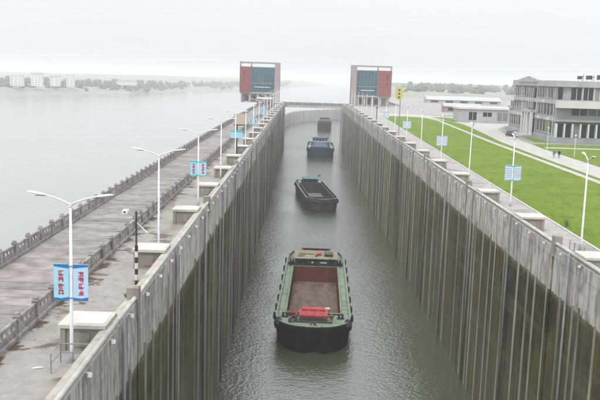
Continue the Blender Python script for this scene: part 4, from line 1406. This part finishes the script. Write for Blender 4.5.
# ------------------------------------------------------------------ cars
def car(loc, rz, mat, label):
    r = empty('parked_car', loc, rz, label, 'car', 'cars parked by the office building')
    prof = [(-2.2, 0.35), (2.2, 0.35), (2.25, 0.75), (1.5, 0.92), (-2.0, 0.98), (-2.25, 0.8)]
    MB().prism_y(prof[::-1], -0.86, 0.86).build('body', mat, r)
    cb = MB()
    lo = [(-1.9, -0.80), (0.95, -0.80), (0.95, 0.80), (-1.9, 0.80)]
    hi = [(-1.35, -0.64), (0.30, -0.64), (0.30, 0.64), (-1.35, 0.64)]
    cb.add([(x, y, 0.97) for x, y in lo] + [(x, y, 1.42) for x, y in hi], [(0, 1, 5, 4), (1, 2, 6, 5), (2, 3, 7, 6), (3, 0, 4, 7)])
    cb.build('windows', 'window_glass', r)
    MB().bbox(-1.38, 0.33, -0.66, 0.66, 1.41, 1.47, 0.02).build('roof', mat, r)
    for x in (-1.35, 1.35):
        for s in (-1, 1):
            wv = MB().tube([(x, s * 0.70, 0.32), (x, s * 0.90, 0.32)], 0.32, 14).build('wheel', 'tyre', r)
            MB().tube([(x, s * 0.902, 0.32), (x, s * 0.915, 0.32)], 0.19, 10).build('rim', 'steel_grey', wv)
    for s in (-1, 1):
        MB().box(2.20, 2.27, s * 0.62 - 0.16, s * 0.62 + 0.16, 0.6, 0.76).build('headlight', 'boat_white', r)
        MB().box(-2.28, -2.20, s * 0.62 - 0.16, s * 0.62 + 0.16, 0.68, 0.84).build('tail_light', 'bright_red', r)
    return r


car((61.4, 232, DZ + 0.005), R(62), 'paint_dark', 'dark maroon car parked on the road before the office building')
car((64.6, 239.5, DZ + 0.005), R(75), 'paint_white', 'white car parked at the office building entrance')


# ------------------------------------------------------------------ people
def person(loc, rz, mats, label):
    r = empty('person', loc, rz, label, 'person', 'people walking on the road')
    # one continuous skinned body, walking
    J = {'pel': ((0, 0, 0.93), .135), 'bel': ((0, 0, 1.08), .13), 'chest': ((0, 0.01, 1.28), .15), 'neck': ((0, 0.01, 1.46), .06), 'head0': ((0, 0.02, 1.56), .085), 'head1': ((0, 0.02, 1.67), .075)}
    E_ = [('pel', 'bel'), ('bel', 'chest'), ('chest', 'neck'), ('neck', 'head0'), ('head0', 'head1')]
    for s, ph in ((-1, 1), (1, -1)):
        k = 'l' if s < 0 else 'r'
        J['hip' + k] = ((s * .10, 0, .88), .10)
        J['kne' + k] = ((s * .10, ph * .14 + .04, .48), .065)
        J['ank' + k] = ((s * .10, ph * .24 - .04, .09), .045)
        J['toe' + k] = ((s * .11, ph * .24 + .12, .04), .04)
        J['sho' + k] = ((s * .19, 0, 1.38), .065)
        J['elb' + k] = ((s * .25, -ph * .08, 1.12), .048)
        J['wri' + k] = ((s * .24, -ph * .12 + .10, .90), .034)
        J['han' + k] = ((s * .23, -ph * .12 + .14, .80), .036)
        E_ += [('pel', 'hip' + k), ('hip' + k, 'kne' + k), ('kne' + k, 'ank' + k), ('ank' + k, 'toe' + k), ('chest', 'sho' + k), ('sho' + k, 'elb' + k), ('elb' + k, 'wri' + k), ('wri' + k, 'han' + k)]
    names = list(J)
    me = bpy.data.meshes.new('body')
    me.from_pydata([J[q][0] for q in names], [(names.index(a), names.index(b)) for a, b in E_], [])
    me.materials.append(M[mats[0]])
    o = put(me, 'body', r)
    me.skin_vertices.new() if hasattr(me.skin_vertices, 'new') and not me.skin_vertices else None
    md = o.modifiers.new('skin', 'SKIN')
    lay = me.skin_vertices[0].data
    for i, q in enumerate(names):
        lay[i].radius = (J[q][1], J[q][1])
    lay[names.index('pel')].use_root = True
    sb = o.modifiers.new('sub', 'SUBSURF')
    sb.levels = sb.render_levels = 1
    MB().tube([(0, 0.01, 1.455), (0, 0.03, 1.50)], 0.068, 8).blob((0, 0.055, 1.60), 0.082, 0.075, 0.11, 2, amp=0.02).build('face', 'skin', r, smooth=True)
    MB().blob((0, -0.005, 1.655), 0.098, 0.105, 0.105, 5, amp=0.05).build('hair', 'hair', r, smooth=True)
    # jacket over the trunk
    j = MB()
    pr = [(0.86, .17, .12), (1.0, .165, .125), (1.2, .19, .14), (1.38, .21, .13), (1.46, .09, .085)]
    n = 12
    for z_, rx, ry in pr:
        for k in range(n):
            a = 2 * PI * k / n
            j.v.append((rx * math.cos(a), ry * math.sin(a), z_))
    for i in range(len(pr) - 1):
        for k in range(n):
            q = (k + 1) % n
            j.f.append((i * n + k, i * n + q, (i + 1) * n + q, (i + 1) * n + k))
    j.build('jacket', mats[1], r, smooth=True)
    return r


person((54.35, 165.4, DZ + 0.005), R(170), ('cloth_black', 'cloth_black'), 'person in dark clothes walking on the road beyond the lawn')
person((53.2, 165.2, DZ + 0.005), R(165), ('cloth_blue', 'cloth_blue'), 'person in blue walking left of the one in dark clothes')


# small posts and lamps around the building
def post_lamp(x, y, h, label):
    r = empty('post_lamp', (x, y, DZ), 0, label, 'lamp', 'slim lamps around the office building')
    MB().tube([(0, 0, 0), (0, 0, h)], [0.07, 0.05], 8).build('pole', 'white_metal', r)
    MB().blob((0, 0, h + 0.18), 0.2, 0.2, 0.22, 1, amp=0).build('globe', 'white_metal', r, smooth=True)


post_lamp(57.9, 185.2, 5.0, 'slim white lamp at the corner of the office building')
post_lamp(58.8, 169.0, 4.4, 'slim white lamp on the lawn in front of the office building')
post_lamp(58.2, 262.0, 4.2, 'slim white lamp beside the road left of the office entrance')

# ------------------------------------------------------------------ things farther along the right bank
def shed(x, y, w_, d, h, wall, roof, label, nwin=4):
    r = empty('warehouse', (x, y, DZ - 0.06), 0, label, 'warehouse', 'sheds on the far right bank')
    MB().box(0, w_, 0, d, 0, h).build('wall', wall, r)
    MB().prism_x([(-0.6, h), (d + 0.6, h), (d / 2, h + d * 0.16)], -0.6, w_ + 0.6).build('roof', roof, r)
    for k in range(nwin):
        x0 = w_ * (k + 0.25) / nwin
        MB().box(x0, x0 + w_ / nwin * 0.5, -0.1, -0.004, h * 0.3, h * 0.75).build('window', 'window_glass', r)


shed(88, 560, 52, 16, 2.6, 'far_grey', 'roof_pale', 'long shed with pale roof right of the yellow signal board', 5)
shed(72, 400, 18, 10, 3.0, 'brick_pink', 'far_grey', 'small grey-roofed shed behind the lawn, beside the path', 3)

# ------------------------------------------------------------------ far shore: woods and white buildings
def wood(name, spots, label):
    rnd = random.Random(len(spots))
    m = MB()
    for (x, y, z_, s) in spots:
        for k in range(2):
            m.blob((x + rnd.uniform(-.6, .6) * s, y + rnd.uniform(-.6, .6) * s, z_ + s * (0.5 + 0.5 * k)), s * rnd.uniform(.6, 1), s * rnd.uniform(.6, 1), s * rnd.uniform(.5, .9), rnd.random() * 50, 5, 7, 0.8)
    o = m.build(name, 'foliage_far')
    tag(o, label, 'woodland', kind='stuff')


rnd = random.Random(5)
sp = []
for k in range(900):
    x = rnd.uniform(-900, -60)
    d = rnd.uniform(8, 380)
    y = shore_y(x) + d
    s = rnd.uniform(3, 6.5)
    if -460 < x < -375 and d < 90:
        continue
    sp.append((x, y, far_h(x, y) - 1, s))
wood('woodland', sp, 'hazy woods covering the far shore of the river on the left')
sp = []
for k in range(800):
    y = rnd.uniform(1050, 1900)
    x = rnd.uniform(130 + (y - 1000) * 0.12, 1500)
    s = rnd.uniform(3.5, 8)
    sp.append((x, y, DZ - 2, s))
wood('woodland', sp, 'hazy belt of trees behind the sheds on the right bank')

FB = [(-452, 18, 12, 17), (-432, 16, 12, 20), (-414, 14, 12, 16), (-398, 11, 12, 19), (-352, 36, 14, 8), (-345, 36, 10, 4)]
names = ['leftmost tall pale block', 'second pale block from the left', 'third pale block from the left', 'slim pale block right of its neighbours',
         'wide white building among trees', 'long low white shed near the waterline']
for i, (x, w_, d, h) in enumerate(FB):
    y = shore_y(x) + (75 if i < 4 else 130 if i == 4 else 20)
    zb = far_h(x, y) - 1.5 + (5 if i < 4 else 6 if i == 4 else 0)
    r = empty('shore_building', (x, y, zb), 0, '%s on the far left shore' % names[i], 'building', 'buildings on the far shore')
    MB().box(0, w_, 0, d, 0, h).build('wall', 'far_white', r)
    MB().box(-0.6, w_ + 0.6, -0.6, d + 0.6, h + 0.003, h + 1.0).build('roof', 'far_grey' if i % 3 else 'far_white', r)
    for j in range(max(1, int(h / 4))):
        for k in range(max(2, int(w_ / 5))):
            n = max(2, int(w_ / 5))
            x0 = w_ * (k + 0.25) / n
            MB().box(x0, x0 + w_ / n * 0.5, -0.2, -0.004, 1.2 + j * 3.8, 3.0 + j * 3.8).build('window', 'far_grey', r)  # pale grey panes, distance haze put into the window colour

# ------------------------------------------------------------------ haze: one closed box of even air round everything
hm = bpy.data.materials.new('haze')
hm.use_nodes = True
ht = hm.node_tree
ht.nodes.clear()
ho = ht.nodes.new('ShaderNodeOutputMaterial')
pv = ht.nodes.new('ShaderNodeVolumePrincipled')
pv.inputs['Color'].default_value = (0.98, 0.99, 1.0, 1)
pv.inputs['Density'].default_value = HAZE
pv.inputs['Anisotropy'].default_value = 0.0
ht.links.new(pv.outputs[0], ho.inputs['Volume'])
M['haze'] = hm
hz = MB().box(-5700, 5700, -400, 5700, -6, 66).build('haze', 'haze')
tag(hz, 'pale mist filling the air over the river', 'haze', kind='stuff')
